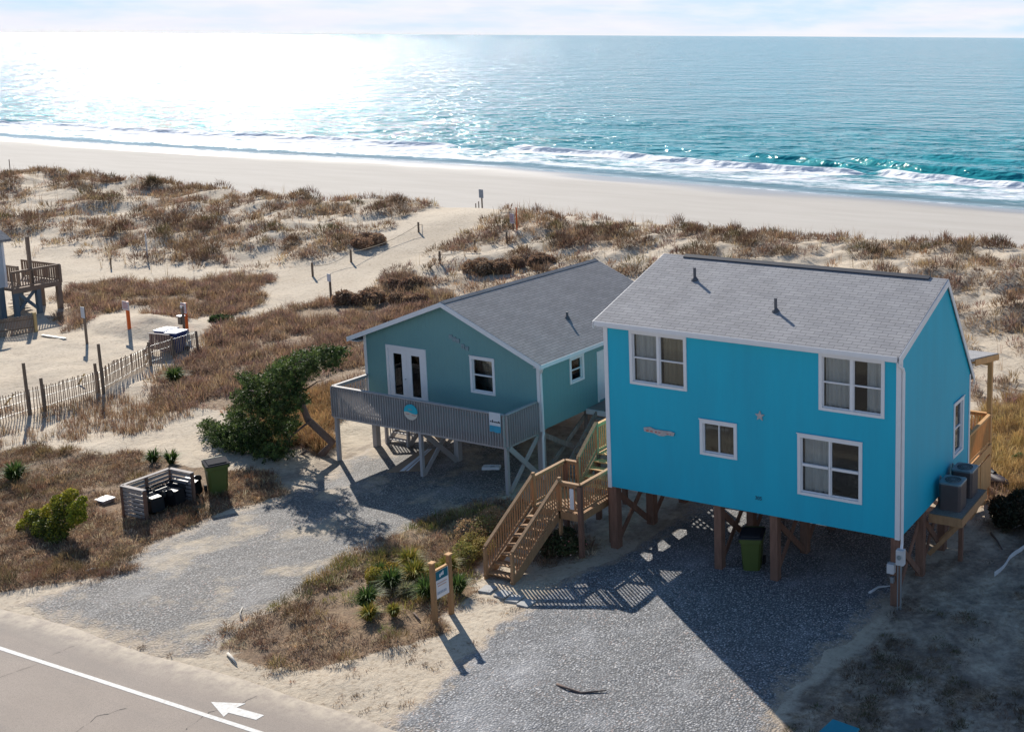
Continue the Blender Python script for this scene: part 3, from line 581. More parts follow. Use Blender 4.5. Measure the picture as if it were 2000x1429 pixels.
def leafy(name, centers, cols, n, size, label, cat='shrub', group=None, stem=True, mat_=None, flowers=None, base=None):
    """bush of leaf sized faces; centers = (point, radius)"""
    B = base or Vector((sum(c[0][0] for c in centers)/len(centers), sum(c[0][1] for c in centers)/len(centers), 0))
    B = Vector((B[0], B[1], hz(B[0], B[1]))); root = empty(name, B, label, cat, group)
    V = Veg(); tot = sum(c[1]**2 for c in centers)
    for c_, r_ in centers:
        m = max(8, int(n*r_*r_/tot)); d = rng.normal(size=(m, 3)); d /= np.linalg.norm(d, axis=1)[:, None]; P = np.array(c_)+d*(r_*rng.uniform(.45, 1.05, (m, 1))**.6)*np.array([1, 1, .8])
        tc_ = pal(1, cols, .2); cc = pal(m, cols, .35)*.5+np.repeat(tc_, m, 0)*.5; V.tri(P, size*rng.uniform(.6, 1.4, m), cc)
    V.build('foliage', mat_ or LEAF, root, B)
    if flowers:
        V = Veg()
        for c_, r_ in centers:
            m = flowers[1]; d = rng.normal(size=(m, 3)); d /= np.linalg.norm(d, axis=1)[:, None]; V.tri(np.array(c_)+d*r_*1.02, rng.uniform(.02, .045, m), pal(m, flowers[0], .15))
        tag(V.build('flowers', LEAF, root, B), kind='stuff')
    if stem:
        s = MB()
        for c_, r_ in centers[:12]:
            q = Vector(c_)-B; s.tube([(q.x*.1, q.y*.1, -.05), (q.x*.5, q.y*.5, q.z*.5), tuple(q)], [.03, .02, .008], 5)
        s.build('stems', WOODG, root)
    return root
def blobs(B, pts): return [((B.x+a, B.y+b_, B.z+c_), r_) for a, b_, c_, r_ in pts]
B = onground(735, 1135)
leafy('yellow_green_shrub', blobs(B, [(0, 0, .18, .32), (.4, .1, .2, .3), (-.3, .2, .16, .26), (.15, .45, .2, .32), (.7, .4, .18, .28)]), [(.26, .25, .04), (.34, .30, .05), (.18, .19, .04), (.38, .24, .06)], 5200, .04, 'yellow green shrub at the top left of the palmetto bed', base=B)
isl = [(765, 1150, .55, DG, 'dark spiky plant in the middle of the palmetto bed'), (718, 1185, .55, DG, 'dark spiky plant at the lower left of the palmetto bed'),
 (795, 1165, .35, TG, 'pale dry bleached spiky plant in the palmetto bed'), (742, 1128, .35, DG, 'small dark spiky plant inside the yellow green clump'), (810, 1135, .6, YG, 'loose yellow green plant behind the bleached one'),
 (835, 1170, .6, DG, 'dark spiky plant beside the near post of the rental sign'), (895, 1160, .5, DG, 'dark spiky plant behind the far post of the rental sign'), (722, 1212, .4, YG, 'low yellow green plant at the front edge of the palmetto bed'),
 (800, 1108, .5, YG, 'yellow green tuft behind the palmetto bed'), (850, 1135, .45, YG, 'yellow green plant behind the rental sign board'), (770, 1205, .3, YG, 'smallest green tuft before the palmetto bed'), (875, 1120, .5, YG, 'tall yellow tuft between the rental sign and the staircase')]
for u, v, r_, c_, lb in isl: spiky(u, v, r_*1.25, 300, c_, lb, 'plants in the palmetto bed', wd=.034)
B = onground(100, 1045)
leafy('green_shrub', [(tuple(GY(u, v, B.y+dy)), r_) for u, v, r_, dy in [(55, 1025, .35, 0), (75, 1008, .32, .1), (100, 998, .34, .2), (125, 988, .36, .3), (137, 966, .26, .4), (150, 992, .30, .2), (112, 975, .2, .4), (60, 1002, .2, .2), (160, 975, .16, .3), (90, 1030, .45, -.1), (120, 1020, .45, 0), (150, 1010, .3, .1), (45, 1035, .25, 0), (110, 1045, .35, -.2)]],
 [(.38, .36, .03), (.26, .28, .03), (.46, .40, .05), (.12, .15, .03), (.06, .08, .025)], 12000, .042, 'yellow green leafy shrub at the left edge of the front yard', base=B)
B = onground(1965, 1030)
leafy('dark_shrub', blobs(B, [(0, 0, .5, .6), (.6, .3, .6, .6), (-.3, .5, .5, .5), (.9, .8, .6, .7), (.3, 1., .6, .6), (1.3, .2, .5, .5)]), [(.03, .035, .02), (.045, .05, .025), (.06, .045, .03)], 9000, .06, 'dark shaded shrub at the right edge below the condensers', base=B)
B = onground(1990, 905)
leafy('green_weed', blobs(B, [(0, 0, .2, .3), (.3, .1, .2, .25)]), [(.06, .14, .04)], 1200, .06, 'small bright green weed in golden grass at the right edge', base=B)
B = onground(1085, 1085)
leafy('flowering_shrub', blobs(B, [(0, 0, .35, .4), (.45, .1, .4, .4), (-.35, .1, .35, .35), (.1, .35, .55, .4), (.6, .4, .35, .3), (-.1, -.2, .25, .3)]), [(.05, .07, .03), (.09, .11, .045), (.16, .10, .06)], 4200, .05, 'low shrub with pink flowers beneath the wooden staircase landing', flowers=([(.75, .25, .25), (.85, .6, .5), (.8, .75, .6)], 16), base=B)
B = onground(950, 1055)
leafy('seed_head_bush', blobs(B, [(0, 0, .5, .5), (-.5, -.3, .45, .45), (.3, .5, .5, .5), (-.2, .5, .55, .5), (.2, -.6, .4, .4)]), [(.30, .17, .10), (.40, .25, .15), (.24, .17, .08), (.18, .2, .07)], 4200, .035, 'dried bush with reddish seed heads left of the staircase', flowers=([(.65, .35, .25), (.7, .5, .35)], 26), mat_=GRASS, base=B)
B = onground(915, 1100)
leafy('weedy_bush', blobs(B, [(0, 0, .3, .35), (-.4, .2, .3, .35), (.1, .6, .35, .4), (-.5, .7, .35, .4)]), [(.30, .24, .07), (.2, .2, .06), (.36, .27, .1)], 3000, .035, 'yellowish weedy bush left of the staircase foot', mat_=GRASS, flowers=([(.8, .7, .3)], 6), base=B)
for i, (u, v, r_, lb) in enumerate([(780, 560, .9, 'round brown bush beside the beach path'), (700, 590, 1.2, 'reddish bush behind the small white trail sign'), (800, 590, .9, 'dark brown bush just behind the mint house gable'), (960, 530, 1.3, 'large brown bush right of the beach path'), (1040, 520, 1.2, 'brown bush behind the middle of the mint roof'), (720, 480, 1.2, 'olive brown bush left of the beach path'), (430, 628, .5, 'small green bush in the brown grass near the trail')]):
    B = onground(u, v); c_ = [(.30, .19, .125), (.38, .25, .16), (.22, .14, .095)] if r_ > .5 else [(.07, .1, .04)]
    leafy('dune_bush', blobs(B, [(random.uniform(-1, 1)*r_, random.uniform(-.7, .7)*r_, .28*r_, r_*random.uniform(.35, .6)) for _ in range(9)]), c_, int(3800*r_*r_), .09, lb, group='bushes among the dunes', mat_=GRASS, base=B, stem=False)
# wind-swept juniper -------------------------------------------------------------
B = onground(623, 889); y0 = B.y
root = empty('juniper_tree', B, 'wind swept dark green juniper leaning left of the mint house deck', 'tree')
tp = [B+Vector((0, 0, -.1)), GY(649, 864, y0+.2), GY(601, 819, y0-.1), GY(590, 790, y0-.4), GY(570, 750, y0-.7), GY(575, 715, y0-.8), GY(600, 695, y0-.8)]
tk = MB(); tk.tube([tuple(p_-B) for p_ in tp], [.17, .16, .14, .12, .10, .07, .04], 9)
BARK = mat('juniper_bark', (.17, .12, .10), .9, .3, 6, .6, 20, (3, 3, 1))
tk.build('trunk', BARK, root, smooth=True)
for pts, r_ in (([(605, 822), (570, 850), (555, 880)], .05), ([(595, 795), (540, 800), (490, 820), (450, 850)], .08), ([(585, 770), (520, 770), (480, 760)], .07), ([(600, 880), (560, 905), (500, 910)], .06), ([(578, 725), (620, 705), (655, 695)], .05), ([(598, 760), (620, 745), (635, 742)], .03)):
    q = [GY(u, v, y0-.2-.1*i) for i, (u, v) in enumerate(pts)]; MB().tube([tuple(p_-B) for p_ in q], [r_]+[r_*.7]*(len(q)-2)+[r_*.3], 7).build('limb', BARK, root, smooth=True)
cl = [(655, 692, 16), (635, 695, 20), (610, 700, 24), (640, 708, 18), (585, 706, 25), (560, 715, 26), (545, 735, 28), (580, 735, 26), (605, 722, 20), (515, 742, 20), (488, 745, 16), (500, 765, 24), (530, 765, 30), (565, 765, 28), (480, 790, 22), (510, 800, 32), (550, 800, 32), (585, 785, 20), (460, 812, 22), (490, 835, 30), (530, 838, 34), (562, 832, 20), (450, 845, 24), (430, 862, 22), (410, 872, 18), (470, 870, 30), (510, 875, 32), (550, 872, 30), (440, 890, 24), (480, 900, 26), (520, 905, 26), (405, 850, 14), (425, 838, 12), (472, 740, 9), (466, 775, 10), (670, 690, 9), (505, 930, 14), (545, 925, 14)]
V = Veg(); ctr = GY(540, 830, y0-.5)
JC = [(.06, .095, .03), (.095, .135, .038), (.035, .06, .02), (.13, .175, .05), (.065, .09, .035)]
for u, v, rp in cl:
    for s_ in range(3):
        dep = (rng.uniform(-1, 1))*1.0*min(1, .45+rp/40)
        c_ = np.array(GY(u+rng.normal()*4, v+rng.normal()*3, y0-.45+dep)); r_ = rp*.0178*rng.uniform(.75, 1.)
        if c_[2]-r_*.5 < .1: c_[2] = .1+r_*.5
        m = int(1500*r_*r_/.25)+120
        # sprays: short leafy twigs radiating from sub-clumps
        k = max(6, m//22); d = rng.normal(size=(k, 3)); d /= np.linalg.norm(d, axis=1)[:, None]; sc_ = c_+d*r_*rng.uniform(.35, 1.08, (k, 1))*np.array([1, 1, .72])
        dd = d*.7+np.array([.35, -.1, .45])+rng.normal(size=(k, 3))*.3; dd /= np.linalg.norm(dd, axis=1)[:, None]
        tt = rng.uniform(0, 1, (k, 22)); P = sc_[:, None, :]+dd[:, None, :]*(tt*.24)[:, :, None]+rng.normal(size=(k, 22, 3))*(.045*(1-tt*.6))[:, :, None]
        cc = np.repeat(pal(k, JC, .35), 22, 0)*rng.uniform(.8, 1.3, (k*22, 1)); V.tri(P.reshape(-1, 3), rng.uniform(.022, .05, k*22), cc)
V.build('crown', LEAF, root, B)
# ---------------------------------------------------------------- windows, railings
def window(root, axis, a0, a1, z0, z1, face, style, out, drape=CURT, tw=.11, name='window', pulled=None):
    """axis 'x': in a wall of constant y=face; axis 'y': in a wall of constant x=face. out = outward sign"""
    def bx(m, p, q, d0, d1, zz0, zz1):
        f0, f1 = sorted((face+out*d0, face+out*d1))
        if axis == 'x': m.box(p, q, f0, f1, zz0, zz1)
        else: m.box(f0, f1, p, q, zz0, zz1)
    m = MB(); bx(m, a0, a0+tw, -.10, .035, z0, z1); bx(m, a1-tw, a1, -.10, .035, z0, z1); bx(m, a0+tw, a1-tw, -.10, .033, z1-tw, z1); bx(m, a0+tw, a1-tw, -.10, .045, z0, z0+tw*.8)
    bx(m, a0-.02, a1+.02, .035, .06, z1, z1+.03)
    fr = m.build(name, WHITE, root); b0, b1, c0, c1 = a0+tw, a1-tw, z0+tw*.8, z1-tw; s = MB()
    if style in ('twin', 'twin_thin'):
        mid = (b0+b1)/2; hw = .045 if style == 'twin' else .022; bx(s, mid-hw, mid+hw, -.08, .012, c0, c1); halves = [(b0, mid-hw), (mid+hw, b1)]
    else: halves = [(b0, b1)]
    for h0, h1 in halves:
        e = .03; bx(s, h0, h0+e, -.09, -.03, c0, c1); bx(s, h1-e, h1, -.09, -.03, c0, c1); bx(s, h0+e, h1-e, -.09, -.03, c0, c0+e); bx(s, h0+e, h1-e, -.09, -.03, c1-e, c1)
        if style in ('twin', 'single'): zm = (c0+c1)/2; bx(s, h0+e, h1-e, -.085, -.02, zm-.022, zm+.022)
        if style == 'twin_thin': zm = (c0+c1)/2; bx(s, h0+e, h1-e, -.085, -.0, zm-.04, zm+.04)
        if style == 'slider': zm = (h0+h1)/2; bx(s, zm-.018, zm+.018, -.085, -.02, c0+e, c1-e)
    s.build('sash', WHITE, fr); g = MB(); bx(g, b0, b1, -.068, -.062, c0, c1); g.build('pane', GLASS, fr)
    for i, (h0, h1) in enumerate(halves):
        full = pulled[i] if pulled else (h0, h1, 0.)
        p0, p1, zb = full
        if p1-p0 < .02: continue
        c = MB(); k = max(8, int((p1-p0)/.03)); base = len(c.v)
        for j in range(k+1):
            q = p0+(p1-p0)*j/k; dd = face-out*(.20+.035*math.sin(q*38)+.02*math.sin(q*17+1)); lo = c0+zb
            if axis == 'x': c.v += [(q, dd, lo), (q, dd, c1)]
            else: c.v += [(dd, q, lo), (dd, q, c1)]
        for j in range(k): c.f.append((base+2*j, base+2*j+2, base+2*j+3, base+2*j+1))
        c.build('curtain', drape if not isinstance(drape, (list, tuple)) else drape[i], fr, smooth=True)
    return fr
def wall_panel(m, axis, u0, u1, z0, z1, f0, f1, holes):
    """solid rectangle with rectangular holes, cut along the hole edges"""
    us = sorted({u0, u1, *[h[0] for h in holes], *[h[1] for h in holes]}); zs = sorted({z0, z1, *[h[2] for h in holes], *[h[3] for h in holes]})
    for a, b in zip(us[:-1], us[1:]):
        run = None
        for c, d in zip(zs[:-1], zs[1:]):
            cu, cz = (a+b)/2, (c+d)/2; hole = any(h[0] < cu < h[1] and h[2] < cz < h[3] for h in holes)
            if hole:
                if run: 
                    m.box(a, b, f0, f1, *run) if axis == 'x' else m.box(f0, f1, a, b, *run); run = None
            else: run = (run[0], d) if run else (c, d)
        if run: m.box(a, b, f0, f1, *run) if axis == 'x' else m.box(f0, f1, a, b, *run)
def hole(a0, a1, z0, z1, tw=.11): return (a0+.04, a1-.04, z0+.04, z1-.04)
def railing(root, a, b, h, m, sp=.13, bw=.038, cap=.13, low=.10, name='railing', posts=True, pw=.09, cap_t=.035, ends=(1, 1)):
    """railing between two floor points: posts, top cap, lower rail, balusters, one mesh per run"""
    a = Vector(a); b = Vector(b); r_ = MB(); H_ = Vector((0, 0, h)); d = b-a; L_ = math.hypot(d.x, d.y)
    r_.beam(a+H_, b+H_, cap, cap_t); r_.beam(a+H_-Vector((0, 0, .08)), b+H_-Vector((0, 0, .08)), .038, .09); r_.beam(a+Vector((0, 0, low)), b+Vector((0, 0, low)), .038, .08)
    n = max(2, int(L_/sp)); side = Vector((-d.y, d.x, 0)).normalized()*.035
    for i in range(1, n):
        p_ = a+d*(i/n)+side; r_.beam(p_+Vector((0, 0, low-.04)), p_+Vector((0, 0, h-.045)), bw, .03, up=(d.x, d.y, 0))
    if posts:
        for p_, e in ((a, ends[0]), (b, ends[1])):
            if e: r_.box(p_.x-pw/2, p_.x+pw/2, p_.y-pw/2, p_.y+pw/2, p_.z-.15, p_.z+h-.018)
    return r_.build(name, m, root)
def xbrace(root, p, q, z0, z1, m, t_=.05, w_=.19, name='brace'):
    p = Vector(p); q = Vector(q); d = (q-p).normalized(); s = Vector((-d.y, d.x, 0))*(t_*.55)
    MB().beam((p.x+s.x, p.y+s.y, z0), (q.x+s.x, q.y+s.y, z1), t_, w_).build(name, m, root)
    MB().beam((p.x-s.x, p.y-s.y, z1), (q.x-s.x, q.y-s.y, z0), t_, w_).build(name, m, root)
# ---------------------------------------------------------------- blue house
W_, c_, D_ = 10.369, 2.195, 6.66
ZE, ZR, YR, ZB, OF = 7.8836, 9.3758, 3.967, 5.3836, .285
bh = empty('blue_house', (0, 0, 0), 'bright blue two storey stilt house with grey shingle roof', 'house')
zf = ZE+OF*(ZR-ZE)/(YR+OF)-.14; zbk = ZB+.285*(ZR-ZB)/(D_+.285-YR)-.16; T = .12
wa, wb, wc, wd_ = (-9.41, -7.27, 5.855, 7.65), (-2.642, -.50, 5.872, 7.658), (-6.823, -5.483, 3.847, 5.011), (-3.366, -1.205, 3.081, 5.026); ws = (4.9145, 5.9675, 3.0225, 4.9312)
m = MB(); wall_panel(m, 'x', -W_, 0, c_, zf, 0, T, [hole(*q) for q in (wa, wb, wc, wd_)])
wall_panel(m, 'y', T, D_-T, c_, zbk, -T, 0, [hole(*ws)]); wall_panel(m, 'y', T, D_-T, c_, zbk, -W_, -W_+T, [])
m.box(-W_, 0, D_-T, D_, c_, zbk)
for x0 in (-T, -W_): m.prism([(x0, T, zbk), (x0, D_-T, zbk), (x0, D_-.02, zbk+.02), (x0, YR, ZR-.16), (x0, T, zf)], (T, 0, 0))
wallm = m.build('wall', BLUE, bh)
MB().box(-W_+T, -T, T, D_-T, c_+.02, c_+.2).build('floor_frame', WOODG, bh)
# lining with the room shade painted in as near black, seen through the panes
MB().box(-W_+T+.01, -T-.01, 1.2, 1.25, c_+.06, zf-.1).box(-1.4, -1.35, 1.25, D_-T-.02, c_+.06, 5.6).box(-W_+T, -T, T+.01, 1.2, 5.3, 5.4).build('room_dark_lining', DARK, bh)
m = MB()
m.prism([(.054, -OF, ZE-.13), (.054, YR, ZR-.13), (.054, YR, ZR), (.054, -OF, ZE)], (-W_-.265, 0, 0)); m.prism([(.054, YR, ZR-.13), (.054, D_+.285, ZB-.15), (.054, D_+.285, ZB), (.054, YR, ZR)], (-W_-.265, 0, 0))
roof = m.build('roof', SHING, bh)
DKS = mat('ridge_dark', (.035, .042, .06), .8, .2, 3); vm = MB(); sl = (ZR-ZE)/(YR+OF)
vm.prism([(0-.55, YR-.18, ZR-.18*sl+.004), (-.55, YR+.01, ZR+.005), (-.55, YR+.01, ZR+.055), (-.55, YR-.17, ZR-.17*sl+.045)], (-9.15, 0, 0)); vm.prism([(-.55, YR+.01, ZR+.0), (-.55, YR+.2, ZR-.24), (-.55, YR+.2, ZR-.19), (-.55, YR+.01, ZR+.055)], (-9.15, 0, 0))
vm.build('ridge_vent', DKS, roof)
VENT = mat('vent_pipe', (.10, .10, .11), .5)
for u, v in ((1357, 546), (1515, 607)):
    for yy in np.arange(-.2, 3.9, .01):
        q = GY(u, v, yy)
        if abs(q.z-(ZE+(yy+OF)*sl)) < .01: break
    z_ = ZE+(q.y+OF)*sl
    MB().tube([(q.x, q.y, z_-.02), (q.x, q.y, z_+.05), (q.x, q.y, z_+.10)], [.13, .10, .055], 10).tube([(q.x, q.y, z_+.05), (q.x, q.y, z_+.42)], .05, 10).build('vent_pipe', VENT, roof)
m = MB(); m.box(-W_-.19, .0, -OF-.025, -OF, ZE-.15, ZE-.005).box(-W_-.19, .0, -OF, -.005, ZE-.17, ZE-.145); m.box(-W_+.13, -.13, -.028, -.002, zf-.22, zf-.02)
m.build('fascia', WHITE, bh)
for x0, x1 in ((.056, .085), (-W_-.24, -W_-.212)):
    m = MB()
    for (ya, za), (yb, zb_) in (((-OF-.02, ZE+.0), (YR, ZR)), ((YR, ZR), (D_+.30, ZB-.02))):
        m.prism([(x0, ya, za-.24), (x0, yb, zb_-.24), (x0, yb, zb_-.015), (x0, ya, za-.015)], (x1-x0, 0, 0))
    m.build('rake_board', WHITE, bh)
for x0, x1, y0_, y1_ in ((-W_-.026, -W_+.12, -.028, -.002), (-.13, .026, -.028, -.002), (.002, .026, 0, .11), (.002, .026, D_-.10, D_+.02), (-W_-.026, -W_-.002, 0, .11)): MB().box(x0, x1, y0_, y1_, c_-.03, (zf-.02) if y1_ < 1 else zbk-.1).build('corner_board', WHITE, bh)
MB().tube([(-.02, -OF+.03, ZE-.17), (.03, -.20, ZE-.30), (.075, -.02, ZE-.42), (.085, .03, ZE-.55), (.085, .03, 2.05), (.10, -.06, 1.92)], .047, 8).build('downspout', WHITE, bh)
window(bh, 'x', *wa, 0, 'twin', -1, (CURT, CURTB), pulled=[(-9.28, -8.40, 0), (-8.25, -7.40, 0)])
window(bh, 'x', *wb, 0, 'twin', -1, CURT, pulled=[(-2.5, -1.62, 0), (-1.15, -.62, 0)])
window(bh, 'x', *wc, 0, 'slider', -1, mat('brown_shade', (.05, .042, .03), .9), pulled=[(-6.15, -5.6, 0)])
window(bh, 'x', *wd_, 0, 'twin_thin', -1, CURT, pulled=[(-3.25, -2.33, 0), (0, 0, 0)])
window(bh, 'y', *ws, 0, 'single', 1, CURTB, pulled=[(5.0, 5.9, .9)])
for px_ in (-10.25, -6.26, -4.24, -.15):
    for k, py_ in enumerate((.16, 2.3, 4.4, 6.5)):
        s_ = .13 if px_ > -10 else .14
        MB().box(px_-s_, px_+s_, py_-s_, py_+s_, -.25, c_-.003).build('post', WOODB, bh)
for px_ in (-10.25, -6.26, -4.24, -.15):
    for ya, yb in ((.3, 2.16), (2.44, 4.26), (4.54, 6.36)):
        if px_ in (-6.26,) and ya > 3: continue
        xbrace(bh, (px_, ya, 0), (px_, yb, 0), .15, c_-.35, WOODB)
MB().box(-W_+.15, -.3, 2.2, 2.4, c_-.3, c_-.005).build('girder', WOODB, bh)
# electric boxes on the corner post, conduit
em = MB().box(.0-.03, .22, -.20, .00, 1.45, 1.93).build('meter_box', WHITE_D, bh, bevel=.015); MB().tube([(.09, -.21, 1.72), (.09, -.25, 1.72)], .07, 12).build('meter_dial', GLASS, em)
MB().box(-.33, -.10, -.17, .02, 1.12, 1.42).build('breaker_box', WHITE_D, bh, bevel=.012); MB().box(-.22, -.12, -.14, .0, .82, 1.0).build('outlet_box', METAL, bh, bevel=.01)
MB().tube([(.10, -.08, 1.5), (.10, -.08, -.1)], .028, 8).tube([(.02, -.13, 1.45), (.02, -.13, -.1)], .02, 8).build('conduit', METAL, bh)
# wall plaques
WASH = mat('driftwood_white', (.50, .47, .46), .8, .3, 8); RED = mat('faded_red', (.50, .16, .14), .8)
def onf(u, v): q = GY(u, v, -.02); return q
pl_ = [(1258, 834), (1270, 833), (1280, 838), (1310, 842), (1318, 845), (1316, 851), (1305, 849), (1296, 851), (1288, 850), (1278, 845), (1266, 843), (1259, 841)]
pq = MB().prism([onf(u, v) for u, v in pl_], (0, -.03, 0)).build('wall_plaque', WASH, bh); m = MB()
for u0, u1 in ((1263, 1268), (1271, 1276), (1280, 1284), (1287, 1291), (1303, 1307), (1309, 1312)):
    a_ = onf(u0, 836+(u0-1258)*.19); b_ = onf(u1, 841+(u0-1258)*.15); m.box(a_.x, b_.x, -.056, -.051, b_.z, a_.z-.02)
m.build('lettering', RED, pq)
ctr_ = onf(1484, 812); star = []
for i in range(10): a_ = math.pi/2+i*math.pi/5; r_ = .17 if i % 2 == 0 else .075; star.append((ctr_.x+math.cos(a_)*r_, -.002, ctr_.z+math.sin(a_)*r_))
MB().prism(star, (0, -.035, 0)).build('starfish', WASH, bh)
NUM = mat('dull_number', (.02, .10, .16), .6); fc = bpy.data.curves.new('house_number', 'FONT'); fc.body = '305'; fc.size = .17; fc.extrude = .008
q = onf(1474, 973); fo = bpy.data.objects.new('house_number', fc); fo.location = (q.x, -.006, q.z-.03); fo.rotation_euler = (R(90), 0, 0); fc.materials.append(NUM); link(fo, bh); dg = bpy.context.evaluated_depsgraph_get(); dg.update(); nm_ = bpy.data.meshes.new_from_object(fo.evaluated_get(dg)); no_ = bpy.data.objects.new('number_plate_digits', nm_); no_.location = fo.location; no_.rotation_euler = fo.rotation_euler; bpy.data.objects.remove(fo); link(no_, bh)
# rear covered deck
m = MB().box(-7.5, .02, D_+.01, 9.3, 1.98, 2.10)
m.build('rear_deck', WOODN, bh)
MB().box(-7.5, .05, 9.31, 9.35, 1.86, 2.12).box(.021, .055, D_+.02, 9.31, 1.82, 2.12).build('deck_rim', WOODN, bh)
railing(bh, (-.02, D_+.08, 2.10), (-.02, 9.25, 2.10), 1.18, WOODN, .11, .06, ends=(1, 0)); railing(bh, (-.1, 9.25, 2.10), (-7.4, 9.25, 2.10), 1.18, WOODN, .12, .05, ends=(0, 1))
MB().box(.0, .05, 6.8, 7.95, .55, 1.72).box(.0, .05, 8.05, 9.2, .55, 1.72).build('skirt_panel', WOODN, bh)
for px_, py_ in ((-.06, 9.30), (-3.7, 9.30), (-7.4, 9.30)): MB().box(px_-.085, px_+.085, py_-.085, py_+.085, -.2, 5.22).build('post', WOODB if px_ < -1 else WOODN, bh)
MB().prism([(.10, D_-.15, 5.98), (.10, 9.75, 5.38), (.10, 9.75, 5.47), (.10, D_-.15, 6.08)], (-7.8, 0, 0)).build('porch_roof', SHING, bh)
MB().prism([(.13, D_+.2, 5.74), (.13, 9.76, 5.22), (.13, 9.76, 5.44), (.13, D_+.2, 5.97)], (-.03, 0, 0)).box(-7.7, .10, 9.72, 9.76, 5.20, 5.37).box(-7.6, .02, 9.2, 9.4, 5.12, 5.34).build('porch_beam', WOODN, bh)
xbrace(bh, (.02, 7.0, 0), (.02, 9.2, 0), -.1, .55, WOODN, .05, .15)
# platform for the condensers
pf = MB(); pf.box(.03, 1.12, 2.55, 5.12, 1.98, 2.02)
pf.build('condenser_platform', WOODG, bh); MB().box(.03, 1.16, 2.51, 2.55, 1.74, 2.025).box(.03, 1.16, 5.12, 5.16, 1.74, 2.025).box(1.12, 1.16, 2.55, 5.12, 1.74, 2.025).build('platform_rim', WOOD, bh)
for yy in (2.75, 3.85, 4.95): MB().beam((1.05, yy, 1.78), (-.02, yy, .55), .09, .14).build('knee_brace', WOOD, bh)
for yy in (3.85,): MB().box(.62, .76, yy-.07, yy+.07, -.2, 1.76).build('post', WOODB, bh)
# air conditioners
ACB = mat('condenser_brown', (.105, .085, .085), .5, .2, 4, spec=.4, stretch=(1, 1, 1)); ACT = mat('condenser_top', (.20, .27, .31), .4, .15, 5, metal=.3)
def condenser(x, y, label):
    r_ = empty('air_conditioner', (x, y, 2.022), label, 'air conditioner', 'condensers on the side platform'); s_ = .36; h_ = .86
    m = MB(); k = .07; oc = [(-s_+k, -s_), (s_-k, -s_), (s_, -s_+k), (s_, s_-k), (s_-k, s_), (-s_+k, s_), (-s_, s_-k), (-s_, -s_+k)]
    m.prism([(a_, b_, .0) for a_, b_ in oc], (0, 0, h_)); m.build('casing', ACB, r_); m = MB()
    for i in range(22): z_ = .07+i*.034; m.prism([(a_*1.012, b_*1.012, z_) for a_, b_ in oc], (0, 0, .012))
    m.build('louvres', mat('louvre', (.07, .06, .062), .5), r_)
    m = MB(); m.prism([(a_*1.03, b_*1.03, h_) for a_, b_ in oc], (0, 0, .07)); m.build('top_cover', ACT, r_, bevel=.012); m = MB()
    m.tube([(0, 0, h_+.071), (0, 0, h_+.078)], .27, 28); m.build('fan_opening', mat('fan_dark', (.02, .025, .03), .5), r_); m = MB()
    for rr in (.27, .2, .13, .07): m.tube([(rr*math.cos(a_), rr*math.sin(a_), h_+.088) for a_ in np.linspace(0, 2*math.pi, 25)], .006, 4, cap=False)
    for i in range(10): a_ = i*math.pi/5; m.tube([(0, 0, h_+.09), (.27*math.cos(a_), .27*math.sin(a_), h_+.086)], .005, 4)
    m.build('fan_guard', ACT, r_)
    MB().tube([(-s_-.01, .1, .1), (-s_-.10, .1, .12), (-s_-.13, .1, .6), (-s_-.11, .12, .95), (-s_-.02, .14, .8)], .025, 7).build('coolant_pipe', METAL, r_)
    return r_
condenser(.56, 3.32, 'nearer one of two brown condensers on the side platform')
condenser(.56, 4.55, 'farther one of two brown condensers on the side platform')
# ---------------------------------------------------------------- wooden staircase
st = empty('wooden_staircase', (-12.15, -3.4, 0), 'wooden outdoor staircase with landing left of the blue house', 'staircase')
o = Vector((-12.15, -3.4, 0)); XL, XR = -12.68, -11.62; ZL = 1.52; YL = -1.0
def S(x, y, z): return (x-o.x, y-o.y, z-o.z)
n = 8; run = (YL+3.4)/n; rise = ZL/n
for i in range(n-1):
    y_ = -3.4+run*i; z_ = rise*(i+1); MB().box(*[XL+.06-o.x, XR-.06-o.x], y_-o.y, y_+.145-o.y, z_-.04, z_).box(*[XL+.06-o.x, XR-.06-o.x], y_+.155-o.y, y_+.30-o.y, z_-.04, z_).build('tread', WOOD, st)
for x_ in (XL+.03, XR-.03): MB().beam(S(x_, -3.45, -.02), S(x_, YL, ZL-.15), .045, .27).build('stringer', WOOD, st)
for x_ in (XL, XR): railing(st, S(x_, -3.42, .08), S(x_, YL, ZL+.1), 1.0, WOOD, .115, .04, cap=.11, posts=False)
for x_ in (XL, XR): MB().box(x_-.05-o.x, x_+.05-o.x, -3.47-o.y, -3.37-o.y, -.2, 1.03).build('post', WOOD, st); MB().box(x_-.05-o.x, x_+.05-o.x, YL-.05-o.y, YL+.05-o.y, -.2, ZL+1.14).build('post', WOOD, st)
m = MB()
for i in range(13): a_ = XL+.0+i*.145; m.box(a_-o.x, a_+.135-o.x, YL-o.y, .72-o.y, ZL-.04, ZL)
m.build('landing', WOOD, st)
MB().box(XL-o.x, -10.78-o.x, YL-.05-o.y, YL-.01-o.y, ZL-.26, ZL-.005).box(XL-.04-o.x, XL-o.x, YL-o.y, .72-o.y, ZL-.26, ZL-.005).box(-10.8-o.x, -10.76-o.x, YL-o.y, .72-o.y, ZL-.26, ZL-.005).build('landing_rim', WOOD, st)
railing(st, S(XR+.05, YL, ZL), S(-10.8, YL, ZL), 1.0, WOOD, .115, .04, ends=(0, 0)); railing(st, S(-10.8, YL, ZL), S(-10.8, .68, ZL), 1.0, WOOD, .115, .04, ends=(0, 0))
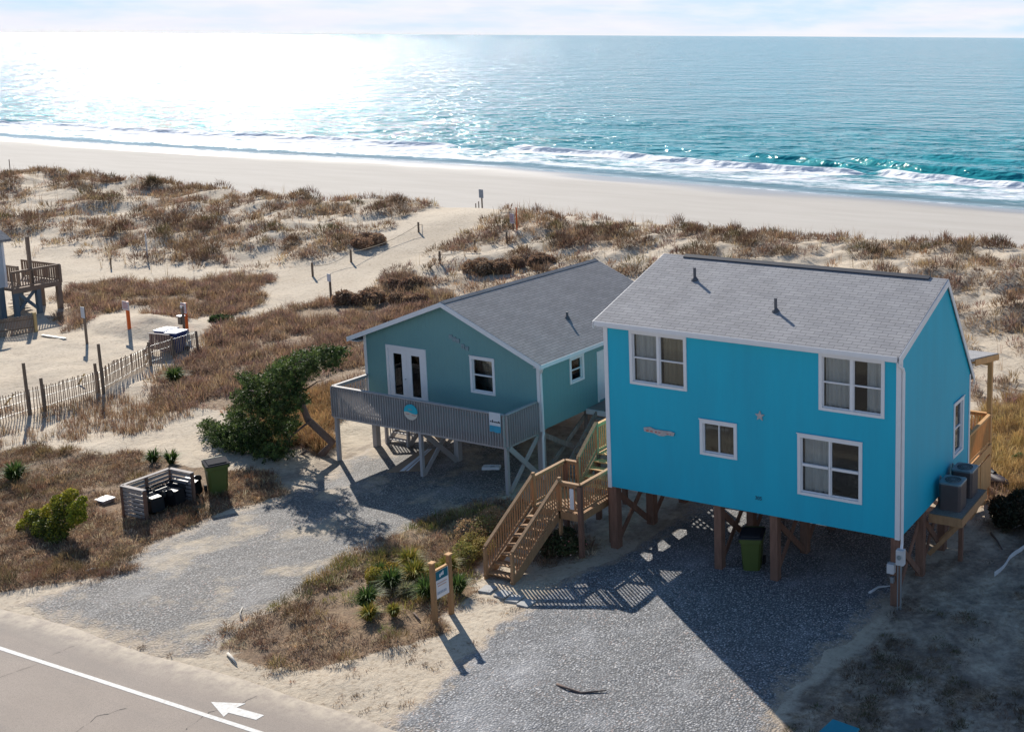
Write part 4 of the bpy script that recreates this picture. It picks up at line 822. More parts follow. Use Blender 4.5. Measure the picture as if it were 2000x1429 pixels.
railing(st, S(XL, YL+.05, ZL), S(XL, .70, ZL), 1.0, WOOD, .115, .04, ends=(0, 0)); railing(st, S(XL, .70, ZL), S(-12.14, .70, ZL), 1.0, WOOD, .115, .04, ends=(0, 0))
for x_, y_ in ((-10.8, YL), (-10.8, .68), (XL, .68)): MB().box(x_-.07-o.x, x_+.07-o.x, y_-.07-o.y, y_+.07-o.y, -.2, ZL+.95).build('post', WOODB, st)
n2 = 4; y2 = .72; run2 = .27; r2_ = .19
for i in range(n2): y_ = y2+run2*i; z_ = ZL+r2_*(i+1); MB().box(-12.1-o.x, -10.9-o.x, y_-o.y, y_+.28-o.y, z_-.04, z_).build('tread', WOODN, st)  # upper flight gets the warmed wood colour against light from the blue wall
ZU = ZL+r2_*(n2+1); YU = y2+run2*n2
for x_ in (-12.12, -10.88): MB().beam(S(x_, y2-.05, ZL-.05), S(x_, YU, ZU-.14), .045, .26).build('stringer', WOOD, st)
m = MB()
for i in range(12): a_ = -12.14+i*.145; m.box(a_-o.x, a_+.135-o.x, YU-o.y, 4.7-o.y, ZU-.04, ZU)
m.build('upper_landing', WOODN, st)
railing(st, S(-12.14, y2, ZL+.12), S(-12.14, YU, ZU+.08), 1.05, WOOD, .115, .04, pw=.10); railing(st, S(-12.14, YU, ZU), S(-12.14, 4.7, ZU), 1.05, WOODN, .115, .04, posts=False); railing(st, S(-12.14, 4.7, ZU), S(-10.45, 4.7, ZU), 1.05, WOOD, .115, .04, posts=False)
for x_, y_ in ((-12.14, YU), (-12.14, 3.4), (-12.14, 4.65), (-10.62, .45)): MB().box(x_-.08-o.x, x_+.08-o.x, y_-.08-o.y, y_+.08-o.y, -.2, ZU-.04 if y_ > 1 else 2.0).build('post', WOODB, st)
m = MB()  # unseen lattice and post added to cast dotted sunlight under the house
for i in range(9): m.box(-12.16-o.x, -12.14-o.x, 4.85+i*.21-o.y, 4.95+i*.21-o.y, 1.75, 3.15)
for i in range(8): m.box(-12.138-o.x, -12.12-o.x, 4.85-o.y, 6.63-o.y, 1.75+i*.185, 1.84+i*.185)
m.build('added_light_lattice', WOOD, st); MB().box(-12.2-o.x, -12.08-o.x, 6.65-o.y, 6.77-o.y, -.2, 3.2).build('post', WOODB, st)
MB().box(-11.15-o.x, -11.0-o.x, YL-.09-o.y, YL-.07-o.y, ZL+.15, ZL+.85).build('notice_board', WHITE, st)
# ---------------------------------------------------------------- mint house
MO = Vector((-16.3802, 4.0801, 0)); MA = -.0156; mW, mc, mL = 8.9668, 1.958, 9.2
mh = empty('mint_house', MO, 'pale mint green single storey stilt house with front deck', 'house', rz=MA)
def inv(P): q = P-MO; c, s = math.cos(-MA), math.sin(-MA); return Vector((q.x*c-q.y*s, q.x*s+q.y*c, q.z))
mxr, mzr, mze, mo, mol, mof = -4.4238, 6.6635, 4.7036, .3548, .5918, .3378
slR = (mzr-mze)/(-mxr+mo); slL = (mzr-mze)/(mxr+mW+mol); zR = mze+mo*slR-.13; zL = mze+mol*slL-.13
dr, wn, ms = (-7.7828, -5.6497, 2.16, 4.5177), (-3.3912, -2.1622, 3.0655, 4.5477), (1.7863, 2.6974, 3.298, 4.3695)
m = MB(); zt = 4.56
wall_panel(m, 'x', -mW, 0, mc, zt, 0, T, [hole(*dr), hole(*wn)])
m.prism([(-mW, 0, zt), (0, 0, zt), (0, 0, zR), (mxr, 0, mzr-.14), (-mW, 0, zL)], (0, T, 0)); m.prism([(-mW, mL-T, mc), (0, mL-T, mc), (0, mL-T, zR), (mxr, mL-T, mzr-.14), (-mW, mL-T, zL)], (0, T, 0))
DOOR2 = (3.55, 4.5, 2.06, 4.2)
wall_panel(m, 'y', T, mL-T, mc, zR, -T, 0, [hole(*ms), (3.6, 4.45, 2.1, 4.15)]); wall_panel(m, 'y', T, mL-T, mc, zL, -mW, -mW+T, [])
m.build('wall', MINT, mh)
MB().box(-mW+T, -T, T, mL-T, mc+.02, mc+.2).build('floor_frame', WOODG, mh)
MB().box(-mW+.15, -.15, 1.3, 1.35, mc+.06, 4.7).build('room_dark_lining', DARK, mh)  # added lining, its dark colour imitates the dim room
m = MB(); m.prism([(mo, -mof, mze-.13), (mo, -mof, mze), (mxr, -mof, mzr), (mxr, -mof, mzr-.13)], (0, mL+2*mof, 0)); m.prism([(-mW-mol, -mof, mze-.13), (mxr, -mof, mzr-.13), (mxr, -mof, mzr), (-mW-mol, -mof, mze)], (0, mL+2*mof, 0))
mr = m.build('roof', SHING2, mh)
MB().prism([(mxr-.16, -mof, mzr-.05), (mxr+.16, -mof, mzr-.05), (mxr, -mof, mzr+.035)], (0, mL+2*mof, 0)).build('ridge_cap', SHING2, mr)
for yy in np.arange(.2, 9, .01):
    q = inv(GY(1108, 621, MO.y+yy)); 
    if abs(q.z-(mzr+(q.x-mxr)*-slR)) < .012: break
MB().tube([(q.x, q.y, q.z-.03), (q.x, q.y, q.z+.05), (q.x, q.y, q.z+.10)], [.12, .09, .05], 10).tube([(q.x, q.y, q.z+.05), (q.x, q.y, q.z+.26)], .05, 10).build('vent_pipe', VENT, mr)
m = MB()
for ya, yb in ((-mof-.028, -mof-.002), (mL+mof+.002, mL+mof+.03)):
    m.prism([(mo, ya, mze-.2), (mo, ya, mze-.01), (mxr, ya, mzr-.01), (mxr, ya, mzr-.2)], (0, yb-ya, 0)); m.prism([(-mW-mol, ya, mze-.2), (mxr, ya, mzr-.2), (mxr, ya, mzr-.01), (-mW-mol, ya, mze-.01)], (0, yb-ya, 0))
m.prism([(mo+.0, -mof, mze-.15), (.0, -mof, mze-.15), (.0, -mof, mze-.13), (mo, -mof, mze-.13)], (0, mL+2*mof, 0)); m.prism([(-mW-mol, -mof, mze-.15), (-mW, -mof, mze-.15), (-mW, -mof, mze-.132), (-mW-mol, -mof, mze-.132)], (0, mL+2*mof, 0))
m.box(mo+.002, mo+.03, -mof, mL+mof, mze-.17, mze-.01).box(-mW-mol-.03, -mW-mol-.002, -mof, mL+mof, mze-.17, mze-.01); m.build('fascia', WHITE, mh)
for x0, x1, y0_, y1_, zt_ in ((-mW-.026, -mW+.11, -.028, -.002, zL-.02), (-.12, .026, -.028, -.002, zR-.02), (.002, .026, 0, .11, zR-.02), (-mW-.026, -mW-.002, 0, .11, zL-.02)): MB().box(x0, x1, y0_, y1_, mc-.03, zt_).build('corner_board', WHITE, mh)
MB().tube([(mo-.02, -.2, mze-.17), (.2, -.12, mze-.34), (.075, .0, mze-.46), (.075, .02, 1.85), (.075, -.03, 1.7), (.075, -.03, 0)], .045, 8).build('downspout', WHITE, mh)
window(mh, 'x', *wn, 0, 'single', -1, CURTB, pulled=[(-3.28, -2.27, .15)]); window(mh, 'y', *ms, 0, 'single', 1, CURT)
# french door
tw = .11; dx0, dx1, dz0, dz1 = dr; m = MB().box(dx0, dx0+tw, -.035, .1, dz0, dz1).box(dx1-tw, dx1, -.035, .1, dz0, dz1).box(dx0+tw, dx1-tw, -.033, .1, dz1-tw, dz1)
df_ = m.build('french_door', WHITE, mh); mid = (dx0+dx1)/2
for h0, h1 in ((dx0+tw+.003, mid-.004), (mid+.004, dx1-tw-.003)):
    m = MB(); wall_panel(m, 'x', h0, h1, dz0+.02, dz1-tw-.003, -.01, .035, [(h0+.25, h1-.25, dz0+.30, dz1-tw-.22)]); m.build('door_leaf', WHITE, df_)
    MB().box(h0+.25, h1-.25, .008, .014, dz0+.30, dz1-tw-.22).build('pane', GLASS, df_); MB().box(h0+.22, h1-.22, .045, .055, dz0+.2, dz1-tw-.15).build('blind', CURTB if h0 > mid-.1 else CURT, df_)
MB().tube([(mid-.07, -.06, dz0+1.0), (mid-.07, -.01, dz0+1.0)], .025, 8).build('door_handle', METAL, df_)
# side door
MB().box(-.08, .03, 3.55, 3.63, 2.06, 4.2).box(-.08, .03, 4.42, 4.5, 2.06, 4.2).box(-.08, .03, 3.63, 4.42, 4.12, 4.2).box(-.07, -.03, 3.63, 4.42, 2.06, 4.12).build('side_door', WHITE, mh)
# deck
DX0, DX1, DY = -8.8644, -.1606, -1.8132
m = MB()
for i in range(12): m.box(DX0, DX1, DY+.02+i*.149, DY+.02+i*.149+.14, 2.0, 2.04)
m.build('front_deck', TAUPE, mh); MB().box(DX0-.04, DX1+.04, DY-.04, DY, 1.80, 2.03).box(DX0-.04, DX0, DY, -.03, 1.80, 2.03).box(DX1, DX1+.04, DY, -.03, 1.80, 2.03).build('deck_rim', TAUPE, mh)
def picket(a, b):
    a = Vector(a); b = Vector(b); r_ = MB(); d = b-a; n = int(d.length/.125); r_.beam((a.x, a.y, 3.11), (b.x, b.y, 3.11), .14, .035); r_.beam((a.x, a.y, 3.03), (b.x, b.y, 3.03), .04, .09); r_.beam((a.x, a.y, 2.16), (b.x, b.y, 2.16), .04, .09)
    s = Vector((d.y, -d.x, 0)).normalized()*.075
    for i in range(n+1): p_ = a+d*(i/n)+s; r_.beam((p_.x, p_.y, 1.88), (p_.x, p_.y, 3.08), .088, .022, up=(d.x, d.y, 0))
    return r_.build('picket_railing', TAUPE, mh)
picket((DX0, DY, 0), (DX1, DY, 0)); picket((DX0, -.04, 0), (DX0, DY, 0)); picket((DX1, DY, 0), (DX1, -.04, 0))
for px_, py_, zt_ in ((DX0+.04, DY+.07, 3.09), (-4.40, DY+.07, 3.0), (DX1-.05, DY+.07, 3.09)): MB().box(px_-.065, px_+.065, py_-.065, py_+.065, -.2, zt_).build('deck_post', TAUPE, mh)
for px_ in (-8.75, -4.35, -.12):
    for py_ in (.12, 3.0, 6.1, 9.0): MB().box(px_-.11, px_+.11, py_-.11, py_+.11, -.2, mc-.003).build('post', WOODG if py_ > 1 else TAUPE, mh)
    if px_ > -8: xbrace(mh, (px_, DY+.12, 0), (px_, .0, 0), .08, 1.8, TAUPE, .045, .19)
    if px_ > -1: xbrace(mh, (px_, .25, 0), (px_, 2.9, 0), .1, 1.7, WOODG)
    xbrace(mh, (px_, 3.15, 0), (px_, 5.95, 0), .1, 1.7, WOODG); xbrace(mh, (px_, 6.25, 0), (px_, 8.85, 0), .1, 1.7, WOODG)
# landing and stairs on the right side
MB().box(.03, 1.45, 2.75, 5.0, 1.97, 2.03).build('side_landing', WOODG, mh); MB().box(.03, 1.49, 2.71, 2.75, 1.83, 2.035).box(1.45, 1.49, 2.75, 5.0, 1.83, 2.035).build('landing_rim', WHITE_D, mh)
for x_ in (.55, 1.4): MB().beam((x_, 2.75, 1.92), (x_, .35, .0), .05, .26).build('stringer', WOODG, mh)
for i in range(9): z_ = 1.76-i*.2; MB().box(.58, 1.37, 2.5-i*.25, 2.76-i*.25, z_-.04, z_).build('tread', WOODG, mh)
MB().box(1.38, 1.48, 2.72, 2.80, .0, 3.0).box(1.39, 1.44, 2.81, 4.9, 2.1, 2.95).build('side_rail', WHITE_D, mh)
# steps rising under the left side of the house
for i in range(7): z_ = .2*(i+1); MB().box(-8.55, -7.45, .55+i*.27, .55+i*.27+.25, z_-.04, z_).build('tread', TAUPE, mh)
for x_ in (-8.58, -7.42): MB().beam((x_, .5, .02), (x_, 2.6, 1.55), .045, .24).build('stringer', TAUPE, mh)
for x_ in (-8.6, -7.4): railing(mh, (x_, .5, .05), (x_, 2.3, 1.0), .9, TAUPE, .12, .04, cap=.10)
# signs on the deck and gable
def cx_local(u, v, yl): return inv(GY(u, v, MO.y+yl))
TURQ = mat('turquoise_paint', (.01, .42, .55), .5); CREAM = mat('cream_paint', (.56, .54, .47), .6, .1, 6); PINKISH = mat('coral_paint', (.45, .2, .18), .7)
q = cx_local(807, 803, DY-.11); sg = empty('oval_sign', (0, 0, 0), 'oval turquoise and cream beach sign hung on the mint deck railing', 'sign', rz=0); sg.location = GY(807, 803, MO.y+DY+.02); sg.location.y = MO.y+DY-.13+.0; sg.rotation_euler = (0, 0, MA)
sg.location = Vector((sg.location.x, MO.y+DY-.16+(-MA)*(-sg.location.x+MO.x)*-1*0+MA*(sg.location.x-MO.x), sg.location.z))
def half(top):
    a = [(math.cos(t_)*.34, math.sin(t_)*.31) for t_ in np.linspace(0, math.pi, 17)]; wv = [(x_, -.03*math.sin(x_*8)-.02) for x_ in np.linspace(-.34, .34, 13)]
    return a+wv[1:-1] if top else wv[::-1][0:0]+[(x_, y_-.004) for x_, y_ in wv[::-1]]+[(math.cos(t_)*.34, math.sin(t_)*.31) for t_ in np.linspace(math.pi+.12, 2*math.pi-.12, 15)]
MB().prism([(a_, 0, b_) for a_, b_ in half(True)], (0, -.03, 0)).build('sky_panel', TURQ, sg); MB().prism([(a_, 0, b_) for a_, b_ in half(False)], (0, -.03, 0)).build('sand_panel', CREAM, sg)
MB().box(-.24, -.06, -.036, -.031, -.10, -.07).box(.05, .26, -.036, -.031, -.12, -.09).box(-.12, .08, -.036, -.031, .10, .12).build('lettering', PINKISH, sg)
sg = empty('square_banner', (0, 0, 0), 'white and blue banner with dark figures on the mint deck railing', 'banner'); P_ = GY(967, 826, MO.y+DY-.13); sg.location = P_; sg.rotation_euler = (0, 0, MA)
MB().box(-.26, .26, -.012, 0, -.10, .40).build('white_field', mat('banner_white', (.62, .66, .70), .7), sg); MB().prism([(-.26, -.012, -.36), (-.1, -.012, -.33), (.05, -.012, -.37), (.26, -.012, -.34), (.26, -.012, -.102), (-.26, -.012, -.102)], (0, .012, 0)).build('blue_field', mat('banner_blue', (.05, .36, .55), .7, .3, 3), sg)
m = MB()
for a_, w_, h_ in ((-.22, .04, .06), (-.15, .09, .05), (-.13, .04, .10), (-.03, .07, .05), (.05, .10, .045), (.16, .05, .08), (.2, .04, .05)): m.box(a_, a_+w_, -.016, -.013, .02, .02+h_)
m.build('figures', mat('banner_ink', (.02, .025, .04), .7), sg)
m = MB()
for i, (u, v) in enumerate(((879, 657), (886, 661), (893, 665), (903, 675), (911, 680))):
    q = cx_local(u, v, 0); m.box(q.x-.10, q.x+.07, -.032, -.003, q.z-.10-.03*(i % 2), q.z+.06)
m.build('wall_letters', mat('letter_muted', (.24, .33, .36), .7, .4, 10), mh)
# ---------------------------------------------------------------- trash bins and enclosure
def cart(loc, label, body, lid, rz=0., tilt=None, group=None, sc=1., name='wheeled_bin'):
    r_ = empty(name, loc, label, 'bin', group, rz)
    if tilt: r_.rotation_euler = tilt
    r_.scale = (sc,)*3
    m = MB(); rings = [(0, .21, .24), (.30, .235, .275), (.80, .265, .325), (.82, .30, .36), (.92, .305, .365)]; b0 = len(m.v)
    for z_, a_, b_ in rings:
        k = .05; m.v += [(x_, y_, z_) for x_, y_ in ((-a_+k, -b_), (a_-k, -b_), (a_, -b_+k), (a_, b_-k), (a_-k, b_), (-a_+k, b_), (-a_, b_-k), (-a_, -b_+k))]
    for i in range(len(rings)-1):
        for j in range(8): q = b0+i*8+j; q2 = b0+i*8+(j+1) % 8; m.f.append((q, q2, q2+8, q+8))
    m.f.append(tuple(range(b0+7, b0-1, -1))); m.f.append(tuple(range(b0+32, b0+40))); m.build('body', body, r_)
    m = MB(); m.prism([(-.315, -.38, .925), (.315, -.38, .925), (.315, .34, .925), (-.315, .34, .925)], (0, 0, .035)); m.prism([(-.24, -.30, .96), (.24, -.30, .96), (.24, .26, .96), (-.24, .26, .96)], (0, 0, .03)); m.build('lid', lid, r_, bevel=.012)
    MB().tube([(-.27, .36, .90), (-.25, .44, .93), (.25, .44, .93), (.27, .36, .90)], .018, 7).build('handle', body, r_)
    for x_ in (-.27, .27): MB().tube([(x_-.03, .25, .11), (x_+.03, .25, .11)], .12, 16).build('wheel', RUB, r_)
    return r_
GREENB = mat('green_bin', (.085, .115, .028), .5, .1, 4); DLID = mat('dark_lid', (.045, .045, .05), .9, spec=.05); BLUEB = mat('blue_bin', (.02, .045, .16), .5); WLID = mat('pale_lid', (.45, .50, .62), .45)
B = onground(426, 962); cart(B, 'lime green wheeled bin with black lid beside the juniper', GREENB, DLID, R(62), sc=1.28)
B = onground(1470, 1108); cart(B, 'lime green wheeled bin standing under the blue house', GREENB, DLID, R(20), sc=1.25)
en = empty('bin_enclosure', (-27.1, -3.85, hz(-27.1, -3.85)), 'weathered slatted wood bin enclosure at the edge of the front yard', 'enclosure')
PALE = mat('bleached_wood', (.40, .35, .32), .8, .25, 3, .3, 20, (1, 1, 6))
x0, x1, y0_, y1_ = -.62, .56, -.90, .92
for nm, pts in (('slatted_side', ((x0, y0_), (x1, y0_))), ('slatted_back', ((x0, y0_), (x0, y1_))), ('slatted_side', ((x0, y1_), (x1, y1_)))):
    m = MB(); (ax, ay), (bx_, by_) = pts
    for i in range(7): z_ = .14+i*.15; m.beam((ax, ay, z_), (bx_, by_, z_), .022, .105)
    m.build(nm, PALE, en); MB().beam((ax, ay, 1.17), (bx_, by_, 1.17), .15, .035).build('top_cap', PALE, en)
for px_, py_ in ((x0, y0_), (x1, y0_), (x0, y1_), (x1, y1_), (x0, 0)): MB().box(px_-.045, px_+.045, py_-.045, py_+.045, -.2, 1.15).build('post', WOODB, en)
LIE = Matrix(((0, 0, -1), (-1, 0, 0), (0, 1, 0))).to_4x4()
for (x_, y_), a_, mm, lb, gp in (((-26.62, -4.25), -9, BLACK, 'black bin lying wheels up, front one in the enclosure', 'black bins lying in the enclosure'), ((-26.55, -3.45), 10, BLACK, 'black bin lying wheels up, rear one in the enclosure', 'black bins lying in the enclosure'), ((-26.75, -2.55), 28, BLACK, 'dark bin toppled between the enclosure and the green bin', None)):
    cart((x_, y_, .40+hz(x_, y_)), lb, mm, mm, tilt=(Matrix.Rotation(R(a_), 4, 'Z') @ Matrix.Rotation(R(-7), 4, 'Y') @ LIE).to_euler(), sc=1.05, group=gp)
B = onground(372, 962); cart(B, 'blue recycling bin with white label right of the slatted enclosure', BLUEB, WLID, R(15), sc=.62, name='recycling_bin')
B = onground(205, 979)
ub = empty('utility_lid', B, 'square white utility cover in the dead grass', 'cover'); MB().box(-.22, .22, -.2, .2, -.1, .09).build('box_body', mat('ub_grey', (.3, .28, .27), .8), ub); MB().box(-.26, .26, -.24, .24, .09, .13).build('lid', WHITE, ub, bevel=.01)
B = onground(1638, 1450)
ub = empty('blue_box', B, 'low blue box lid at the bottom edge of the photo', 'box'); MB().box(-.34, .38, -.45, .28, -.1, .30).build('box_body', mat('bb', (.5, .5, .5), .7), ub); MB().box(-.38, .42, -.5, .32, .30, .36).build('lid', mat('blue_lid', (.01, .24, .33), .5), ub, bevel=.03); ub.rotation_euler = (0, 0, R(-8))
# ---------------------------------------------------------------- rental sign
A1, A2 = G(850, 1217), G(882, 1198); rs = empty('rental_sign', A1, 'wooden two post rental sign with teal and white board', 'sign'); dv = A2-A1
SW = mat('sign_wood', (.36, .20, .09), .7, .2, 3, .2, 20, (4, 4, 1))
for k in (Vector((0, 0, 0)), dv):
    MB().box(k.x-.06, k.x+.06, k.y-.06, k.y+.06, -.2, 1.86).build('post', SW, rs); MB().prism([(k.x-.085, k.y-.085, 1.86), (k.x+.085, k.y-.085, 1.86), (k.x+.085, k.y+.085, 1.86), (k.x-.085, k.y+.085, 1.86)], (0, 0, .04)).build('post_cap', WOODN, rs)
dn_ = dv.normalized(); nrm = Vector((dn_.y, -dn_.x, 0)); s0 = dn_*.07; s1 = dv-dn_*.07
def strip(a0, a1, z0, z1, off, th, m, name, parent=rs):
    p_ = s0+(s1-s0)*a0+nrm*off; q = s0+(s1-s0)*a1+nrm*off
    return MB().prism([(p_.x, p_.y, z0), (q.x, q.y, z0), (q.x, q.y, z1), (p_.x, p_.y, z1)], nrm*th).build(name, m, parent)
bd = strip(0, 1, .72, 1.56, -.03, .06, WHITE, 'board'); strip(0, 1, 1.57, 1.62, -.045, .09, WOODN, 'board_top')
TEAL = mat('teal_panel', (.0, .13, .19), .5); strip(.0, .95, 1.28, 1.55, .032, .004, TEAL, 'teal_header', bd)
for a0, a1, z0, z1, c in ((.30, .40, 1.35, 1.45, 'w'), (.42, .52, 1.38, 1.47, 'w'), (.54, .62, 1.38, 1.50, 'w'), (.10, .85, 1.16, 1.19, 'o'), (.15, .8, 1.08, 1.11, 'o'), (.10, .18, .84, .92, 'g'), (.22, .30, .84, .92, 'g'), (.34, .42, .84, .92, 'g'), (.46, .54, .84, .92, 'g'), (.58, .66, .84, .92, 'g'), (.70, .78, .84, .92, 'g')):
    strip(a0, a1, z0, z1, .0365, .003, {'w': WHITE, 'o': mat('peach_ink', (.62, .42, .34), .7), 'g': mat('grey_ink', (.36, .42, .5), .7)}[c], 'lettering', bd)
# stepping stones
STN = mat('concrete_paver', (.42, .41, .39), .85, .15, 4, .2, 30)
for i, lb in enumerate(('leftmost square paver at the staircase foot', 'second square paver from the left at the staircase foot', 'third square paver from the left at the staircase foot', 'rightmost square paver by the gravel at the staircase foot')):
    A = [(935, 1150), (965, 1159), (987, 1168), (1010, 1176)][i]; q = G(A[0]+18, A[1]+3); o_ = MB().box(-.21, .21, -.21, .21, -.03, .045).build('paver', STN, bevel=.008); o_.location = (q.x, q.y, hz(q.x, q.y)+.01); o_.rotation_euler = (0, 0, R(random.uniform(-6, 6)+4)); tag(o_, lb, 'paver', 'pavers at the staircase foot')
# ---------------------------------------------------------------- slat fence
GP = mat('fence_post', (.20, .15, .11), .85, .3, 3, .3, 20, (5, 5, 1)); PK = mat('fence_picket', (.36, .27, .20), .85, .3, 2)
fpx = [(-60, 865), (0, 828), (58, 810), (88, 803), (200, 768), (295, 715), (340, 700), (387, 685)]; fp = [onground(u, v) for u, v in fpx]
fo = fp[0]; sf = empty('slat_fence', fo, 'leaning slat sand fence with dark posts beside the sandy track', 'fence')
def poly_at(P, s):
    for a, b in zip(P[:-1], P[1:]):
        l = math.hypot(b.x-a.x, b.y-a.y)
        if s <= l: return a.lerp(b, s/l)
        s -= l
    return P[-1]
LT = sum(math.hypot(b.x-a.x, b.y-a.y) for a, b in zip(fp[:-1], fp[1:])); m = MB(); s = 0.; tops = []
while s < LT:
    q = poly_at(fp, s)-fo; g_ = hz(q.x+fo.x, q.y+fo.y)-fo.z; hh = 1.28+random.uniform(-.05, .05)-.25*s/LT; lx = random.uniform(-.03, .03)
    m.beam((q.x, q.y, g_-.05), (q.x+lx, q.y+random.uniform(-.03, .03), g_+hh), .045, .014, up=(0, 1, 0)); s += .115; tops.append(q)
m.build('pickets', PK, sf)
for z_ in (.25, .7, 1.05): MB().tube([(q.x-.02, q.y, q.z+z_+.0) for q in [poly_at(fp, t_)-fo for t_ in np.linspace(0, LT-.05, 40)]], .007, 4).build('wire', METAL, sf)
for (u, v), h_ in (((58, 810), 2.4), ((88, 803), 1.55), ((192, 767), 1.45), ((203, 769), 2.45), ((295, 714), 1.25), ((387, 685), 1.1), ((340, 700), 1.15)):
    q = onground(u, v)-fo; MB().tube([(q.x, q.y, q.z-.2), (q.x-.05, q.y, q.z+h_)], [.075, .065], 8).build('post', GP, sf)
YW = mat('yellow_timber', (.55, .40, .18), .8, .15, 4)
for (u, v), (u1, v1), lb in (((8, 790), (27, 770), 'yellow wood stake behind the slat fence, leftmost'), ((152, 750), (165, 730), 'yellow wood stake behind the slat fence, middle'), ((280, 715), (291, 695), 'yellow wood stake behind the slat fence, by the short post')):
    a = onground(u, v); b = GY(u1, v1, a.y+.15); o_ = empty('timber_stake', a, lb, 'stake', 'yellow stakes behind the fence'); MB().beam((0, 0, -.05), tuple(b-a), .09, .05).build('board', YW, o_)
# ---------------------------------------------------------------- neighbour's grey stilt house with deck, at the left edge
NH = onground(10, 620); GW = mat('pale_blue_wall', (.42, .47, .52), .6, .1, 1, groove=.2, gdepth=.4); GT = mat('grey_blue_timber', (.13, .17, .20), .8, .3, 2, .3, 20, (5, 5, 1))
nh = empty('neighbour_house', NH, 'pale blue grey stilt house with brown deck cut by the left edge', 'house'); gz = 0
def NP(u, v, y=0): return GY(u, v, NH.y+y)-NH
zb0 = NP(14, 560).z; zt0 = NP(6, 470).z; xr = NP(10, 520).x
MB().box(xr-7, xr, -6.5, 0, zb0, zt0+.1).build('wall', GW, nh); MB().prism([(xr+.35, -6.8, zt0-.05), (xr+.35, -6.8, zt0+.1), (xr-3.2, -6.8, zt0+1.9), (xr-3.2, -6.8, zt0+1.75)], (0, 7.1, 0)).build('roof', SHING2, nh)
MB().box(xr+.002, xr+.03, -.1, .02, zb0, zt0).build('corner_board', WHITE, nh)
xe = NP(118, 545, 2.9).x; dzf = NP(118, 548, 2.9).z; DKW = mat('neighbour_deck', (.26, .185, .135), .85, .3, 2); xw = xe-3.6
MB().box(xw, xe, .05, 2.9, dzf-.12, dzf).build('deck', DKW, nh); MB().box(xe+.002, xe+.04, .05, 2.94, dzf-.28, dzf+.01).build('deck_rim', DKW, nh)
railing(nh, (xe, .1, dzf), (xe, 2.9, dzf), 1.05, DKW, .15, .09, ends=(1, 0)); railing(nh, (xw, 2.9, dzf), (xe, 2.9, dzf), 1.05, DKW, .2, .09, ends=(1, 0)); railing(nh, (xw, 1.2, dzf), (xe-1.2, 1.2, dzf), 1.1, DKW, .2, .09)
for x_ in (xe-.1, xe-1.8):
    for yy in (.25, 1.55, 2.8): MB().box(x_-.12, x_+.12, yy-.12, yy+.12, -.5, dzf-.125).build('post', GT if yy < 2 else DKW, nh)
MB().box(xe-.07, xe+.07, 2.83, 2.97, dzf-.1, dzf+1.02).build('post', DKW, nh)
xbrace(nh, (xe-.1, .3, 0), (xe-.1, 1.5, 0), .3, dzf-.2, GT); q = NP(57, 505, 1.3); MB().box(q.x-.08, q.x+.08, 1.22, 1.38, dzf+.01, NP(55, 462, 1.3).z).build('post', DKW, nh)
for x_ in (xr-.3, xr-3): MB().box(x_-.15, x_+.15, -.4, -.1, -.5, zb0-.002).build('post', GT, nh)
for i in range(7): MB().box(xe-3.4+i*.27, xe-3.1+i*.27, 1.7, 2.6, .25+i*.24, .29+i*.24).build('tread', DKW, nh)
q0, q1 = onground(-30, 662), onground(70, 648); pf_ = empty('picket_fence', q0, 'short wooden picket fence below the neighbour house deck', 'fence'); d = q1-q0; m = MB()
for i in range(34): p_ = d*(i/33); m.beam((p_.x, p_.y, p_.z-.1), (p_.x, p_.y, p_.z+1.0+random.uniform(-.02, .02)), .06, .02, up=(0, 1, 0))
m.build('pickets', mat('picket_brown', (.30, .21, .14), .85, .3, 3), pf_); MB().beam((0, .03, .3), (d.x, d.y+.03, d.z+.3), .03, .07).beam((0, .03, .8), (d.x, d.y+.03, d.z+.8), .03, .07).build('rails', GP, pf_); MB().box(d.x-.06, d.x+.08, d.y-.06, d.y+.08, d.z-.3, d.z+1.15).build('post', YW, pf_)
a, b = onground(82, 656), onground(128, 663); o_ = empty('fallen_board', a, 'pale board lying on sand right of the short picket fence', 'board'); MB().beam((0, 0, .06), (b.x-a.x, b.y-a.y, b.z-a.z+.06), .16, .05).build('plank', CREAM, o_)
# ---------------------------------------------------------------- signs and posts along the sand
ORG = mat('orange_paint', (.72, .13, .02), .6, .15, 4); SGN = mat('sign_panel', (.55, .50, .52), .55, .1, 5); SGB = mat('sign_back', (.22, .26, .31), .5, .2, 5); WP = mat('weathered_post', (.21, .16, .12), .85, .3, 3)
def signpost(base, top, label, panel=(.4, .45), pm=SGN, postm=WP, pr=.05, face=None, text=True, px=None, group=None):
    B = onground(*base); hh = (base[1]-top[1])*((B-Vector((CX, CY, CZ))).dot(fwd))/F*1.01
    r_ = empty('signpost', B, label, 'sign', group, rz=R(-8)); MB().box(-pr, pr, -pr, pr, -.3, hh-.02).build('post', postm, r_)
    w_, h_ = panel; s_ = MB().box(-w_/2, w_/2, -pr-.025, -pr-.003, hh-h_, hh).build('panel', pm, r_, bevel=.006)
    if text:
        m = MB(); k = 5
        for i in range(k): z_ = hh-h_*.12-(h_*.78)*i/k; m.box(-w_*.38, w_*random.uniform(.15, .4), -pr-.029, -pr-.026, z_-h_*.07, z_)
        m.build('lettering', mat('red_ink', (.45, .16, .16), .7), s_)
    return r_
signpost((170, 671), (164, 598), 'small white notice on a wooden post left on the open sand', (.38, .62), text=False, pm=mat('plain_notice', (.5, .52, .56), .6))
signpost((254, 655), (247, 587), 'pink lettered notice on an orange post standing in the open sand', (.72, .50), postm=ORG, pr=.07)
signpost((366, 655), (355, 590), 'white notice on a leaning orange post beside the fence end', (.55, .60), postm=ORG, pr=.07)
